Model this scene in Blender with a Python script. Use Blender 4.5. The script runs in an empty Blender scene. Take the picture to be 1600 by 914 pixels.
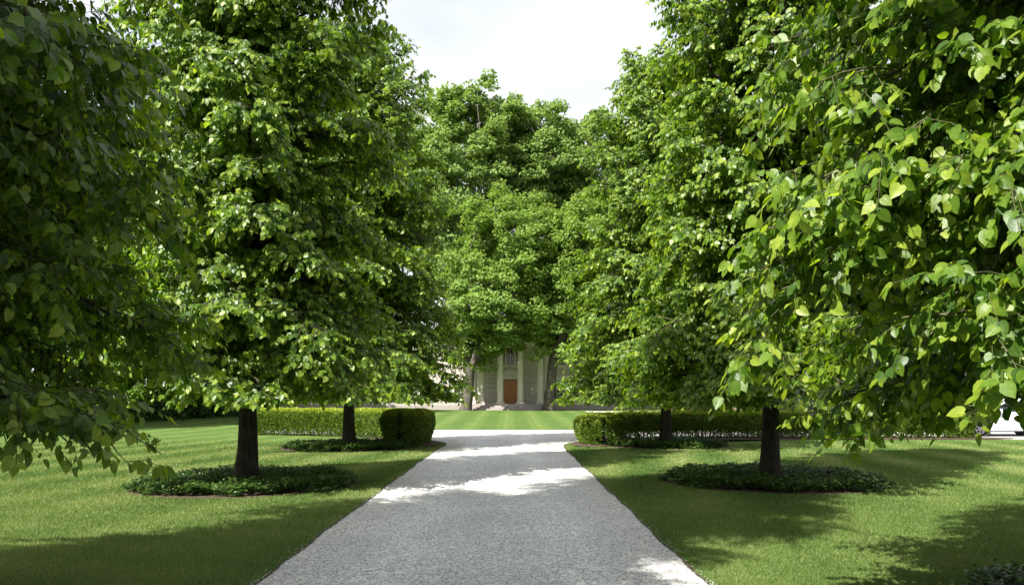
import bpy, bmesh, math, random
import numpy as np
from mathutils import Vector

# ------------------------------------------------------------------ camera, sky, sun
S = bpy.context.scene
COL = S.collection
R = math.radians
EYE = 1.65
FPX = 1244.0            # focal length in pixels of the 1600 px wide photograph

cam_d = bpy.data.cameras.new('camera')
cam = bpy.data.objects.new('camera', cam_d)
COL.objects.link(cam)
cam.location = (0, 0, EYE)
cam.rotation_euler = (R(90), 0, 0)
cam_d.lens = 28
cam_d.sensor_width = 36
cam_d.shift_x = 0.003
cam_d.shift_y = 0.101
cam_d.clip_start = 0.05
cam_d.clip_end = 3000
S.camera = cam

SUN_EL = R(47)
SUN_H = Vector((-0.69, -0.72, 0)).normalized()
SUN_V = Vector((SUN_H.x*math.cos(SUN_EL), SUN_H.y*math.cos(SUN_EL), math.sin(SUN_EL)))

W = bpy.data.worlds.new('World')
S.world = W
W.use_nodes = True
wn, wl = W.node_tree.nodes, W.node_tree.links
wn.clear()
sky = wn.new('ShaderNodeTexSky')
sky.sky_type = 'NISHITA'
sky.sun_disc = False
sky.sun_elevation = SUN_EL
sky.sun_rotation = math.atan2(SUN_V.x, SUN_V.y)
sky.air_density = 1.0
sky.dust_density = 1.5
bg = wn.new('ShaderNodeBackground'); bg.inputs['Strength'].default_value = 0.11
cl = wn.new('ShaderNodeBackground'); cl.inputs['Strength'].default_value = 0.50
cl.inputs['Color'].default_value = (0.95, 0.965, 1.0, 1)
wl.new(sky.outputs['Color'], bg.inputs['Color'])
tc = wn.new('ShaderNodeTexCoord')
mp = wn.new('ShaderNodeMapping'); mp.inputs['Scale'].default_value = (1.0, 1.0, 2.6)
nz = wn.new('ShaderNodeTexNoise')
nz.inputs['Scale'].default_value = 2.1; nz.inputs['Detail'].default_value = 6; nz.inputs['Roughness'].default_value = 0.55
rp = wn.new('ShaderNodeValToRGB')
rp.color_ramp.elements[0].position = 0.30; rp.color_ramp.elements[0].color = (0.66, 0.66, 0.66, 1)
rp.color_ramp.elements[1].position = 0.62; rp.color_ramp.elements[1].color = (0.97, 0.97, 0.97, 1)
nz2 = wn.new('ShaderNodeTexNoise'); nz2.inputs['Scale'].default_value = 3.4; nz2.inputs['Detail'].default_value = 5
rp2 = wn.new('ShaderNodeValToRGB')
rp2.color_ramp.elements[0].position = 0.36; rp2.color_ramp.elements[0].color = (0.78, 0.81, 0.87, 1)
rp2.color_ramp.elements[1].position = 0.60; rp2.color_ramp.elements[1].color = (1.0, 1.0, 1.0, 1)
wl.new(mp.outputs['Vector'], nz2.inputs['Vector']); wl.new(nz2.outputs['Fac'], rp2.inputs['Fac']); wl.new(rp2.outputs['Color'], cl.inputs['Color'])
mx = wn.new('ShaderNodeMixShader')
wo = wn.new('ShaderNodeOutputWorld')
wl.new(tc.outputs['Generated'], mp.inputs['Vector']); wl.new(mp.outputs['Vector'], nz.inputs['Vector'])
wl.new(nz.outputs['Fac'], rp.inputs['Fac']); wl.new(rp.outputs['Color'], mx.inputs['Fac'])
wl.new(bg.outputs[0], mx.inputs[1]); wl.new(cl.outputs[0], mx.inputs[2]); wl.new(mx.outputs[0], wo.inputs['Surface'])

sun_d = bpy.data.lights.new('sun', 'SUN')
sun_d.energy = 4.7
sun_d.angle = R(0.55)
sun_d.color = (1.0, 0.955, 0.88)
sun = bpy.data.objects.new('sun', sun_d)
COL.objects.link(sun)
sun.rotation_euler = SUN_V.to_track_quat('Z', 'Y').to_euler()

S.view_settings.view_transform = 'Standard'
S.view_settings.look = 'None'
S.view_settings.exposure = 1.32
S.view_settings.gamma = 1.0
S.view_settings.use_curve_mapping = False
S.render.engine = 'CYCLES'
S.cycles.max_bounces = 7
S.cycles.diffuse_bounces = 4
S.cycles.glossy_bounces = 2
S.cycles.transmission_bounces = 4
S.cycles.transparent_max_bounces = 4
S.cycles.sample_clamp_indirect = 6.0
S.cycles.caustics_reflective = False
S.cycles.caustics_refractive = False

# ------------------------------------------------------------------ helpers
def zg(y):
    t = min(max((y-40.0)/32.0, 0), 1)
    return 0.35*t*t*(3-2*t)

def px(x, d):
    return (x-795.0)/FPX*d

def tag(o, label=None, cat=None, group=None, kind=None):
    if label: o['label'] = label
    if cat: o['category'] = cat
    if group: o['group'] = group
    if kind: o['kind'] = kind
    return o

def empty(name, loc, rz=0.0):
    o = bpy.data.objects.new(name, None)
    COL.objects.link(o)
    o.location = loc; o.rotation_euler = (0, 0, rz)
    o.empty_display_size = 0.3
    return o

def link(name, me, parent=None, loc=None):
    o = bpy.data.objects.new(name, me)
    COL.objects.link(o)
    if parent: o.parent = parent
    if loc: o.location = loc
    return o

def copy_tree(o, parent=None):
    c = o.copy(); COL.objects.link(c)
    if parent: c.parent = parent
    for ch in list(o.children):
        copy_tree(ch, c)
    return c

def np_mesh(name, verts, polys, mats, smooth=True, rnd=None, blade=None):
    """polys: list of (index array N x k, material index)"""
    me = bpy.data.meshes.new(name)
    verts = np.asarray(verts, dtype=np.float32)
    me.vertices.add(len(verts))
    me.vertices.foreach_set('co', verts.ravel())
    li = np.concatenate([p.ravel() for p, _ in polys]).astype(np.int32)
    lt = np.concatenate([np.full(len(p), p.shape[1], np.int32) for p, _ in polys])
    mi = np.concatenate([np.full(len(p), m, np.int32) for p, m in polys])
    ls = np.concatenate([[0], np.cumsum(lt)[:-1]]).astype(np.int32)
    me.loops.add(len(li)); me.loops.foreach_set('vertex_index', li)
    me.polygons.add(len(lt))
    me.polygons.foreach_set('loop_start', ls)
    me.polygons.foreach_set('loop_total', lt)
    me.polygons.foreach_set('material_index', mi)
    me.polygons.foreach_set('use_smooth', np.full(len(lt), smooth, dtype=bool))
    for m in mats: me.materials.append(m)
    if rnd is not None:
        a = me.attributes.new('rnd', 'FLOAT', 'POINT')
        a.data.foreach_set('value', np.asarray(rnd, dtype=np.float32))
    if blade is not None:
        a = me.attributes.new('blade', 'FLOAT_VECTOR', 'POINT')
        a.data.foreach_set('vector', np.asarray(blade, dtype=np.float32).ravel())
    me.update(calc_edges=True)
    return me

class MB:
    """collects boxes / tubes / lathes / prisms into one mesh"""
    def __init__(s): s.v = []; s.f = []; s.m = []
    def add(s, vs, fs, m=0):
        b = len(s.v); s.v += [tuple(p) for p in vs]; s.f += [tuple(i+b for i in f) for f in fs]; s.m += [m]*len(fs)
    def box(s, x0, x1, y0, y1, z0, z1, m=0):
        v = [(x, y, z) for z in (z0, z1) for y in (y0, y1) for x in (x0, x1)]
        s.add(v, [(0,2,3,1),(4,5,7,6),(0,1,5,4),(2,6,7,3),(0,4,6,2),(1,3,7,5)], m)
    def lathe(s, prof, cx, cy, n=20, m=0, z0=0):
        v = []; f = []
        for r, z in prof:
            for k in range(n):
                a = 2*math.pi*k/n; v.append((cx+r*math.cos(a), cy+r*math.sin(a), z0+z))
        for i in range(len(prof)-1):
            for k in range(n):
                f.append((i*n+k, i*n+(k+1) % n, (i+1)*n+(k+1) % n, (i+1)*n+k))
        f.append(tuple(range(n-1, -1, -1))); f.append(tuple((len(prof)-1)*n+k for k in range(n)))
        s.add(v, f, m)
    def ylathe(s, prof, cx, cz, n=28, m=0, y0=0, caps=True):      # (r, y) round a y axis
        v = []; f = []
        for r, y in prof:
            for k in range(n):
                a = 2*math.pi*k/n; v.append((cx+r*math.cos(a), y0+y, cz+r*math.sin(a)))
        for i in range(len(prof)-1):
            for k in range(n):
                f.append((i*n+k, (i+1)*n+k, (i+1)*n+(k+1) % n, i*n+(k+1) % n))
        if caps: f.append(tuple(range(n))); f.append(tuple((len(prof)-1)*n+k for k in range(n-1, -1, -1)))
        s.add(v, f, m)
    def prism(s, pts, y0, y1, m=0):                     # polygon in xz extruded along y
        n = len(pts)
        v = [(x, y0, z) for x, z in pts]+[(x, y1, z) for x, z in pts]
        f = [tuple(range(n-1, -1, -1)), tuple(range(n, 2*n))]+[(i, (i+1) % n, n+(i+1) % n, n+i) for i in range(n)]
        s.add(v, f, m)
    def build(s, name, mats, parent=None, smooth=False, bevel=0.0):
        if not isinstance(mats, (list, tuple)): mats = [mats]
        me = bpy.data.meshes.new(name)
        me.from_pydata(s.v, [], s.f)
        for m in mats: me.materials.append(m)
        me.polygons.foreach_set('material_index', s.m)
        bm = bmesh.new(); bm.from_mesh(me); bmesh.ops.recalc_face_normals(bm, faces=bm.faces[:]); bm.to_mesh(me); bm.free()
        if smooth:
            me.polygons.foreach_set('use_smooth', [True]*len(me.polygons))
        o = link(name, me, parent)
        if smooth: me.set_sharp_from_angle(angle=R(35))
        if bevel:
            b = o.modifiers.new('bevel', 'BEVEL'); b.width = bevel; b.segments = 2; b.limit_method = 'ANGLE'
        return o

# ------------------------------------------------------------------ materials
def mat(name):
    m = bpy.data.materials.new(name); m.use_nodes = True
    n, l = m.node_tree.nodes, m.node_tree.links
    return m, n, l, n['Principled BSDF'], n['Material Output']

def ramp(n, stops):
    r = n.new('ShaderNodeValToRGB'); e = r.color_ramp.elements
    while len(e) < len(stops): e.new(0.5)
    for k, (p, c) in enumerate(stops):
        e[k].position = p; e[k].color = (*c, 1)
    return r

def noise(n, l, vec, scale, detail=4, rough=0.55):
    t = n.new('ShaderNodeTexNoise'); t.inputs['Scale'].default_value = scale
    t.inputs['Detail'].default_value = detail; t.inputs['Roughness'].default_value = rough
    if vec is not None: l.new(vec, t.inputs['Vector'])
    return t

def mixc(n, l, fac, a, b, mode='MIX'):
    x = n.new('ShaderNodeMix'); x.data_type = 'RGBA'; x.blend_type = mode
    for s, v in ((x.inputs[0], fac), (x.inputs[6], a), (x.inputs[7], b)):
        if isinstance(v, (int, float)): s.default_value = v
        elif isinstance(v, tuple): s.default_value = (*v, 1)
        else: l.new(v, s)
    return x.outputs[2]

def bump(n, l, h, strength, dist, b):
    x = n.new('ShaderNodeBump'); x.inputs['Strength'].default_value = strength; x.inputs['Distance'].default_value = dist
    l.new(h, x.inputs['Height']); l.new(x.outputs['Normal'], b.inputs['Normal'])
    return x

def leaf_mat(name, stops, trans, tfac=0.36, rough=0.42, spec=0.5, veins=False):
    m, n, l, b, out = mat(name)
    at = n.new('ShaderNodeAttribute'); at.attribute_name = 'rnd'
    r = ramp(n, stops); l.new(at.outputs['Fac'], r.inputs['Fac'])
    col = r.outputs['Color']
    b.inputs['Roughness'].default_value = rough
    b.inputs['Specular IOR Level'].default_value = spec
    if veins:
        # midrib and side veins from the blade's own coordinates (u along, v across), plus blotches
        a2 = n.new('ShaderNodeAttribute'); a2.attribute_name = 'blade'
        sp = n.new('ShaderNodeSeparateXYZ'); l.new(a2.outputs['Vector'], sp.inputs[0])
        def mth(op, x, y=None, z=None):
            q = n.new('ShaderNodeMath'); q.operation = op
            for k, w in enumerate((x, y, z)):
                if w is None: continue
                if isinstance(w, (int, float)): q.inputs[k].default_value = w
                else: l.new(w, q.inputs[k])
            return q.outputs[0]
        av = mth('ABSOLUTE', sp.outputs[1])
        ph = mth('FRACT', mth('MULTIPLY', mth('MULTIPLY_ADD', av, -0.8, sp.outputs[0]), 7.0))
        side = mth('LESS_THAN', ph, 0.16); mid = mth('LESS_THAN', av, 0.022)
        vein = mth('MAXIMUM', mid, mth('MULTIPLY', side, 0.5))
        col = mixc(n, l, mth('MULTIPLY', vein, 0.30), col, (0.26, 0.34, 0.09))
        g = n.new('ShaderNodeNewGeometry')
        bl = noise(n, l, g.outputs['Position'], 34, 3, 0.6)
        rb = ramp(n, [(0.3, (0.72, 0.78, 0.74)), (0.7, (1.18, 1.12, 1.05))]); l.new(bl.outputs['Fac'], rb.inputs['Fac'])
        col = mixc(n, l, 1.0, col, rb.outputs['Color'], 'MULTIPLY')
        rgh = n.new('ShaderNodeMapRange'); rgh.inputs[3].default_value = rough-.08; rgh.inputs[4].default_value = rough+.2; l.new(bl.outputs['Fac'], rgh.inputs[0]); l.new(rgh.outputs[0], b.inputs['Roughness'])
        hgt = mth('ADD', mth('MULTIPLY', mth('PINGPONG', ph, .5), .5), mth('MULTIPLY', bl.outputs['Fac'], .8))
        bump(n, l, hgt, 0.45, 0.004, b)
    l.new(col, b.inputs['Base Color'])
    t = n.new('ShaderNodeBsdfTranslucent')
    tcol = mixc(n, l, 1.0, col, trans, 'MULTIPLY')
    l.new(tcol, t.inputs['Color'])
    x = n.new('ShaderNodeMixShader'); x.inputs[0].default_value = tfac
    l.new(b.outputs[0], x.inputs[1]); l.new(t.outputs[0], x.inputs[2]); l.new(x.outputs[0], out.inputs['Surface'])
    return m

M = {}
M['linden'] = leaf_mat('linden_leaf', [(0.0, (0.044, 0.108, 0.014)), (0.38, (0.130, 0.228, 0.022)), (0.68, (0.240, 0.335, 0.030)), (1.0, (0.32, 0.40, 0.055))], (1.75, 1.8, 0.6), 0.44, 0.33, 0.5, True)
M['maple'] = leaf_mat('maple_leaf', [(0.0, (0.105, 0.185, 0.034)), (0.5, (0.170, 0.270, 0.048)), (1.0, (0.235, 0.33, 0.064))], (1.8, 1.7, 1.0), 0.34, 0.55, 0.3)
M['tall'] = leaf_mat('tall_tree_leaf', [(0.0, (0.11, 0.19, 0.045)), (0.5, (0.175, 0.27, 0.068)), (1.0, (0.24, 0.335, 0.085))], (1.8, 1.7, 1.0), 0.36, 0.55, 0.3)
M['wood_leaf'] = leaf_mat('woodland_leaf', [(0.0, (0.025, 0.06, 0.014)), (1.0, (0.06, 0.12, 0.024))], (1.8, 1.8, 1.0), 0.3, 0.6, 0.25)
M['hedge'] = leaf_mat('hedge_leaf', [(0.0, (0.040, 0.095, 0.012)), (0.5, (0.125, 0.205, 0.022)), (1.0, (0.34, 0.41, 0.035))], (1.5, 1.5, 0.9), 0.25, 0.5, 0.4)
M['cover'] = leaf_mat('ground_cover_leaf', [(0.0, (0.028, 0.065, 0.014)), (0.7, (0.075, 0.145, 0.028)), (1.0, (0.14, 0.21, 0.045))], (1.4, 1.5, 1.0), 0.2, 0.4, 0.5)
M['red_leaf'] = leaf_mat('barberry_leaf', [(0.0, (0.05, 0.012, 0.016)), (1.0, (0.16, 0.035, 0.045))], (1.6, 1.1, 1.1), 0.25, 0.5, 0.4)
M['blade'] = leaf_mat('grass_blade', [(0.0, (0.062, 0.126, 0.022)), (0.55, (0.152, 0.224, 0.056)), (0.92, (0.30, 0.335, 0.130)), (1.0, (0.44, 0.42, 0.22))], (1.5, 1.5, 0.9), 0.32, 0.5, 0.25)

def bark(name, c0, c1, c2, zs=1.0):
    m, n, l, b, out = mat(name)
    t = n.new('ShaderNodeTexCoord'); mp_ = n.new('ShaderNodeMapping'); mp_.inputs['Scale'].default_value = (1, 1, 0.16*zs)
    l.new(t.outputs['Object'], mp_.inputs['Vector'])
    a = noise(n, l, mp_.outputs['Vector'], 26, 6, 0.65); c = noise(n, l, t.outputs['Object'], 2.3, 3)
    r = ramp(n, [(0.32, c0), (0.55, c1), (0.75, c2)]); l.new(a.outputs['Fac'], r.inputs['Fac'])
    r2 = ramp(n, [(0.3, (0.62, 0.62, 0.60)), (0.7, (1.15, 1.12, 1.05))]); l.new(c.outputs['Fac'], r2.inputs['Fac'])
    l.new(mixc(n, l, 1.0, r.outputs['Color'], r2.outputs['Color'], 'MULTIPLY'), b.inputs['Base Color'])
    b.inputs['Roughness'].default_value = 0.9; b.inputs['Specular IOR Level'].default_value = 0.2
    bump(n, l, a.outputs['Fac'], 0.9, 0.03, b)
    return m
M['bark'] = bark('linden_bark', (0.018, 0.015, 0.012), (0.050, 0.043, 0.035), (0.095, 0.085, 0.070))
M['maple_bark'] = bark('maple_bark', (0.045, 0.040, 0.034), (0.13, 0.118, 0.10), (0.28, 0.26, 0.23), 0.7)
M['pale_bark'] = bark('pale_bark', (0.12, 0.11, 0.095), (0.26, 0.245, 0.22), (0.40, 0.385, 0.35), 0.7)
m_, n_, l_, b_, o_ = mat('green_twig'); b_.inputs['Base Color'].default_value = (0.085, 0.085, 0.035, 1); b_.inputs['Roughness'].default_value = 0.6
M['twig'] = m_

def make_lawn():
    m, n, l, b, out = mat('mown_lawn')
    g = n.new('ShaderNodeNewGeometry'); P = g.outputs['Position']
    fine = noise(n, l, P, 38, 6, 0.7)
    mid = noise(n, l, P, 2.6, 5, 0.6)
    big = noise(n, l, P, 0.35, 4, 0.6)
    c1 = ramp(n, [(0.28, (0.046, 0.100, 0.016)), (0.55, (0.118, 0.182, 0.042)), (0.78, (0.23, 0.272, 0.100))]); l.new(fine.outputs['Fac'], c1.inputs['Fac'])
    c2 = ramp(n, [(0.3, (0.70, 0.82, 0.72)), (0.55, (1.0, 1.0, 1.0)), (0.75, (1.36, 1.18, 1.25))]); l.new(mid.outputs['Fac'], c2.inputs['Fac'])
    c3 = ramp(n, [(0.3, (0.84, 0.92, 0.9)), (0.7, (1.18, 1.08, 1.1))]); l.new(big.outputs['Fac'], c3.inputs['Fac'])
    c = mixc(n, l, 1.0, c1.outputs['Color'], c2.outputs['Color'], 'MULTIPLY')
    c = mixc(n, l, 1.0, c, c3.outputs['Color'], 'MULTIPLY')
    # mowing passes: soft bands, slightly wandering
    w = n.new('ShaderNodeTexWave'); w.wave_type = 'BANDS'; w.bands_direction = 'X'
    sp = n.new('ShaderNodeSeparateXYZ'); l.new(P, sp.inputs[0])
    mn = n.new('ShaderNodeMath'); mn.operation = 'MINIMUM'; mn.inputs[1].default_value = 37.0; l.new(sp.outputs[1], mn.inputs[0])
    ma = n.new('ShaderNodeMath'); ma.operation = 'MULTIPLY_ADD'; ma.inputs[1].default_value = -0.17; l.new(mn.outputs[0], ma.inputs[0]); l.new(sp.outputs[0], ma.inputs[2])
    cb = n.new('ShaderNodeCombineXYZ'); l.new(ma.outputs[0], cb.inputs[0]); l.new(sp.outputs[1], cb.inputs[1])
    sc_ = n.new('ShaderNodeVectorMath'); sc_.operation = 'MULTIPLY'; sc_.inputs[1].default_value = (1, .25, 1); l.new(cb.outputs[0], sc_.inputs[0])
    l.new(sc_.outputs[0], w.inputs['Vector'])
    w.inputs['Scale'].default_value = 0.17; w.inputs['Distortion'].default_value = 0.5; w.inputs['Detail'].default_value = 2; w.inputs['Detail Scale'].default_value = 0.3
    cw = ramp(n, [(0.28, (0.84, 0.90, 0.84)), (0.62, (1.08, 1.04, 1.06)), (0.93, (1.06, 1.03, 1.05)), (1.0, (1.28, 1.18, 1.30))]); l.new(w.outputs['Fac'], cw.inputs['Fac'])
    c = mixc(n, l, 1.0, c, cw.outputs['Color'], 'MULTIPLY')
    l.new(c, b.inputs['Base Color'])
    b.inputs['Roughness'].default_value = 0.85; b.inputs['Specular IOR Level'].default_value = 0.15
    bump(n, l, fine.outputs['Fac'], 0.9, 0.05, b)
    return m
M['lawn'] = make_lawn()

def make_gravel():
    m, n, l, b, out = mat('pale_gravel')
    g = n.new('ShaderNodeNewGeometry'); P = g.outputs['Position']
    v = n.new('ShaderNodeTexVoronoi'); v.inputs['Scale'].default_value = 64; l.new(P, v.inputs['Vector'])
    v2 = n.new('ShaderNodeTexVoronoi'); v2.inputs['Scale'].default_value = 30; l.new(P, v2.inputs['Vector'])
    sep = n.new('ShaderNodeSeparateColor'); l.new(v.outputs['Color'], sep.inputs[0])
    c1 = ramp(n, [(0.0, (0.22, 0.215, 0.22)), (0.25, (0.54, 0.535, 0.535)), (0.6, (0.71, 0.705, 0.695)), (1.0, (0.84, 0.83, 0.81))]); l.new(sep.outputs[0], c1.inputs['Fac'])
    sep2 = n.new('ShaderNodeSeparateColor'); l.new(v2.outputs['Color'], sep2.inputs[0])
    c2 = ramp(n, [(0.0, (0.74, 0.74, 0.76)), (0.5, (1.0, 1.0, 1.0)), (1.0, (1.2, 1.19, 1.16))]); l.new(sep2.outputs[0], c2.inputs['Fac'])
    big = noise(n, l, P, 0.8, 5, 0.65)
    c3 = ramp(n, [(0.28, (0.82, 0.82, 0.825)), (0.72, (1.10, 1.09, 1.07))]); l.new(big.outputs['Fac'], c3.inputs['Fac'])
    c = mixc(n, l, 1.0, c1.outputs['Color'], c2.outputs['Color'], 'MULTIPLY')
    c = mixc(n, l, 1.0, c, c3.outputs['Color'], 'MULTIPLY')
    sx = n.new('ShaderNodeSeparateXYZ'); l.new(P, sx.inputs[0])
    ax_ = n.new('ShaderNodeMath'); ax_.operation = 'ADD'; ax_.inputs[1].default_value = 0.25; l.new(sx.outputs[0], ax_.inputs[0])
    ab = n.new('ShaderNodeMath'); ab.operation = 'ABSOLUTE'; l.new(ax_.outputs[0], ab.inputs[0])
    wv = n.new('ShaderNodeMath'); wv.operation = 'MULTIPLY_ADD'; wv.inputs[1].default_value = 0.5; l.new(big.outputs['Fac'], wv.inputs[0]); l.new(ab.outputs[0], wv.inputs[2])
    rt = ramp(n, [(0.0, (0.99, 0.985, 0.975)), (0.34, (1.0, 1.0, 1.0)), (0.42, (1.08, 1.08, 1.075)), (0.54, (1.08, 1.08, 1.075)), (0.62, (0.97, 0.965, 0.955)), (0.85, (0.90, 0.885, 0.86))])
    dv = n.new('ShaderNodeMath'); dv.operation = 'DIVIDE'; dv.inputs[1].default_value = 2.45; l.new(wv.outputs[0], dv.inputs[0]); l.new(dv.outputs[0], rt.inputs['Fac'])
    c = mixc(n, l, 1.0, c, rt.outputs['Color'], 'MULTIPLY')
    l.new(c, b.inputs['Base Color']); b.inputs['Roughness'].default_value = 0.85; b.inputs['Specular IOR Level'].default_value = 0.2
    bp = n.new('ShaderNodeMath'); bp.operation = 'ADD'; l.new(v.outputs['Distance'], bp.inputs[0]); l.new(v2.outputs['Distance'], bp.inputs[1])
    x = bump(n, l, bp.outputs[0], 0.5, 0.012, b); x.invert = True
    return m
M['gravel'] = make_gravel()

def plain(name, c, rough=0.6, var=0.12, scale=6.0, metallic=0.0, spec=0.4, bumpd=0.0):
    m, n, l, b, out = mat(name)
    t = n.new('ShaderNodeTexCoord')
    a = noise(n, l, t.outputs['Object'], scale, 5, 0.6)
    r = ramp(n, [(0.3, tuple(k*(1-var) for k in c)), (0.7, tuple(min(k*(1+var), 1) for k in c))]); l.new(a.outputs['Fac'], r.inputs['Fac'])
    l.new(r.outputs['Color'], b.inputs['Base Color'])
    b.inputs['Roughness'].default_value = rough; b.inputs['Metallic'].default_value = metallic; b.inputs['Specular IOR Level'].default_value = spec
    if bumpd: bump(n, l, a.outputs['Fac'], 0.6, bumpd, b)
    return m
M['soil'] = plain('mulch', (0.075, 0.047, 0.032), 0.95, 0.6, 40, bumpd=0.03)
M['edge_soil'] = plain('cut_turf_edge', (0.05, 0.037, 0.024), 0.95, 0.6, 30, bumpd=0.02)
M['trim'] = plain('cream_paint', (0.70, 0.66, 0.55), 0.55, 0.06, 3)
M['plinth'] = plain('pink_granite', (0.35, 0.31, 0.29), 0.75, 0.2, 9)
M['white_paint'] = plain('white_car_paint', (0.80, 0.80, 0.79), 0.22, 0.02, 3, spec=0.6)
M['rubber'] = plain('tyre_rubber', (0.022, 0.022, 0.023), 0.8, 0.2, 20)
M['alloy'] = plain('alloy_rim', (0.26, 0.26, 0.27), 0.35, 0.06, 8, 0.8)
M['black_trim'] = plain('black_trim', (0.02, 0.02, 0.022), 0.5, 0.1)
M['brass'] = plain('brass', (0.55, 0.40, 0.14), 0.3, 0.1, 8, 1.0)
M['lamp_glass'] = plain('headlight_glass', (0.55, 0.57, 0.60), 0.08, 0.05, 4, 0.4)
M['red_glass'] = plain('tail_light_glass', (0.35, 0.02, 0.02), 0.1, 0.1)
M['brick'] = plain('chimney_stone', (0.46, 0.43, 0.40), 0.8, 0.2, 7)
m_, n_, l_, b_, o_ = mat('window_glass'); b_.inputs['Base Color'].default_value = (0.012, 0.015, 0.017, 1); b_.inputs['Roughness'].default_value = 0.06
M['glass'] = m_

def make_blocks():
    m, n, l, b, out = mat('block_cladding')
    t = n.new('ShaderNodeTexCoord')
    sx = n.new('ShaderNodeSeparateXYZ'); l.new(t.outputs['Object'], sx.inputs[0])
    cx = n.new('ShaderNodeCombineXYZ'); l.new(sx.outputs[0], cx.inputs[0]); l.new(sx.outputs[2], cx.inputs[1])
    br = n.new('ShaderNodeTexBrick'); l.new(cx.outputs[0], br.inputs['Vector'])
    br.inputs['Scale'].default_value = 1.0; br.inputs['Mortar Size'].default_value = 0.014; br.inputs['Brick Width'].default_value = 0.95; br.inputs['Row Height'].default_value = 0.42
    br.inputs['Color1'].default_value = (0.48, 0.445, 0.38, 1); br.inputs['Color2'].default_value = (0.52, 0.48, 0.41, 1); br.inputs['Mortar'].default_value = (0.31, 0.285, 0.24, 1)
    l.new(br.outputs['Color'], b.inputs['Base Color']); b.inputs['Roughness'].default_value = 0.7
    x = bump(n, l, br.outputs['Fac'], 0.8, 0.02, b); x.invert = True
    return m
M['blocks'] = make_blocks()

def make_slate():
    m, n, l, b, out = mat('roof_slate')
    t = n.new('ShaderNodeTexCoord')
    sx = n.new('ShaderNodeSeparateXYZ'); l.new(t.outputs['Object'], sx.inputs[0])
    cx = n.new('ShaderNodeCombineXYZ'); l.new(sx.outputs[0], cx.inputs[0]); l.new(sx.outputs[2], cx.inputs[1])
    br = n.new('ShaderNodeTexBrick'); l.new(cx.outputs[0], br.inputs['Vector'])
    br.inputs['Scale'].default_value = 1.0; br.inputs['Mortar Size'].default_value = 0.012; br.inputs['Brick Width'].default_value = 0.3; br.inputs['Row Height'].default_value = 0.16
    br.inputs['Color1'].default_value = (0.30, 0.32, 0.36, 1); br.inputs['Color2'].default_value = (0.38, 0.40, 0.44, 1); br.inputs['Mortar'].default_value = (0.15, 0.16, 0.18, 1)
    l.new(br.outputs['Color'], b.inputs['Base Color']); b.inputs['Roughness'].default_value = 0.45
    return m
M['slate'] = make_slate()

def make_door_wood():
    m, n, l, b, out = mat('varnished_door_wood')
    t = n.new('ShaderNodeTexCoord'); mp_ = n.new('ShaderNodeMapping'); mp_.inputs['Scale'].default_value = (9, 9, 0.8)
    l.new(t.outputs['Object'], mp_.inputs['Vector'])
    a = noise(n, l, mp_.outputs['Vector'], 3, 6, 0.6)
    r = ramp(n, [(0.3, (0.28, 0.085, 0.018)), (0.55, (0.52, 0.205, 0.045)), (0.75, (0.64, 0.30, 0.08))]); l.new(a.outputs['Fac'], r.inputs['Fac'])
    l.new(r.outputs['Color'], b.inputs['Base Color']); b.inputs['Roughness'].default_value = 0.35
    return m
M['door'] = make_door_wood()

# ------------------------------------------------------------------ the ground
def build_ground():
    xs = np.array([-900, -200, -60, -30, -15, -8, -4, 0, 4, 8, 15, 30, 60, 200, 900], float)
    ys = np.concatenate([[-400, -60, -20, 0, 10, 20, 30, 38], np.arange(40, 74, 2), [80, 100, 150, 400, 1800]])
    v = np.array([(x, y, zg(y)) for y in ys for x in xs])
    nx = len(xs); q = []
    for j in range(len(ys)-1):
        for i in range(nx-1):
            a = j*nx+i; q.append((a, a+1, a+nx+1, a+nx))
    o = link('lawn', np_mesh('lawn', v, [(np.array(q), 0)], [M['lawn']]))
    tag(o, kind='structure', label='mown green lawn with faint mower stripes')
build_ground()

def catmull(pts, per=6):
    P = [np.array(p, float) for p in pts]; P = [2*P[0]-P[1]]+P+[2*P[-1]-P[-2]]
    out = []
    for i in range(1, len(P)-2):
        for k in range(per):
            t = k/per
            out.append(0.5*((2*P[i])+(-P[i-1]+P[i+1])*t+(2*P[i-1]-5*P[i]+4*P[i+1]-P[i+2])*t*t+(-P[i-1]+3*P[i]-3*P[i+1]+P[i+2])*t**3))
    out.append(P[-2])
    return out

XL, XR = -2.22, 1.73
left_edge = [(XL, -30), (XL, 8), (XL, 16), (-2.20, 24)]+[tuple(p) for p in catmull([(-2.17, 25.2), (-2.12, 26.6), (-2.35, 28.3), (-3.1, 29.9), (-4.6, 31.2), (-7.5, 33.0), (-10.6, 35.6), (-13.5, 41), (-15.5, 50), (-16, 65.7)])]
right_edge = [(XR, -30), (XR, 8), (XR, 16), (1.74, 24)]+[tuple(p) for p in catmull([(1.76, 25.0), (1.80, 26.4), (2.15, 28.0), (3.0, 29.3), (4.6, 29.95), (8, 30.2), (20, 30.3), (60, 30.3)])]
far_edge = [tuple(p) for p in catmull([(60, 38.6), (12, 38.9), (5, 38.7), (0, 38.6), (-4.5, 39.0), (-7.5, 41), (-9.5, 46), (-10.5, 54), (-11, 65.7)])]

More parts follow.
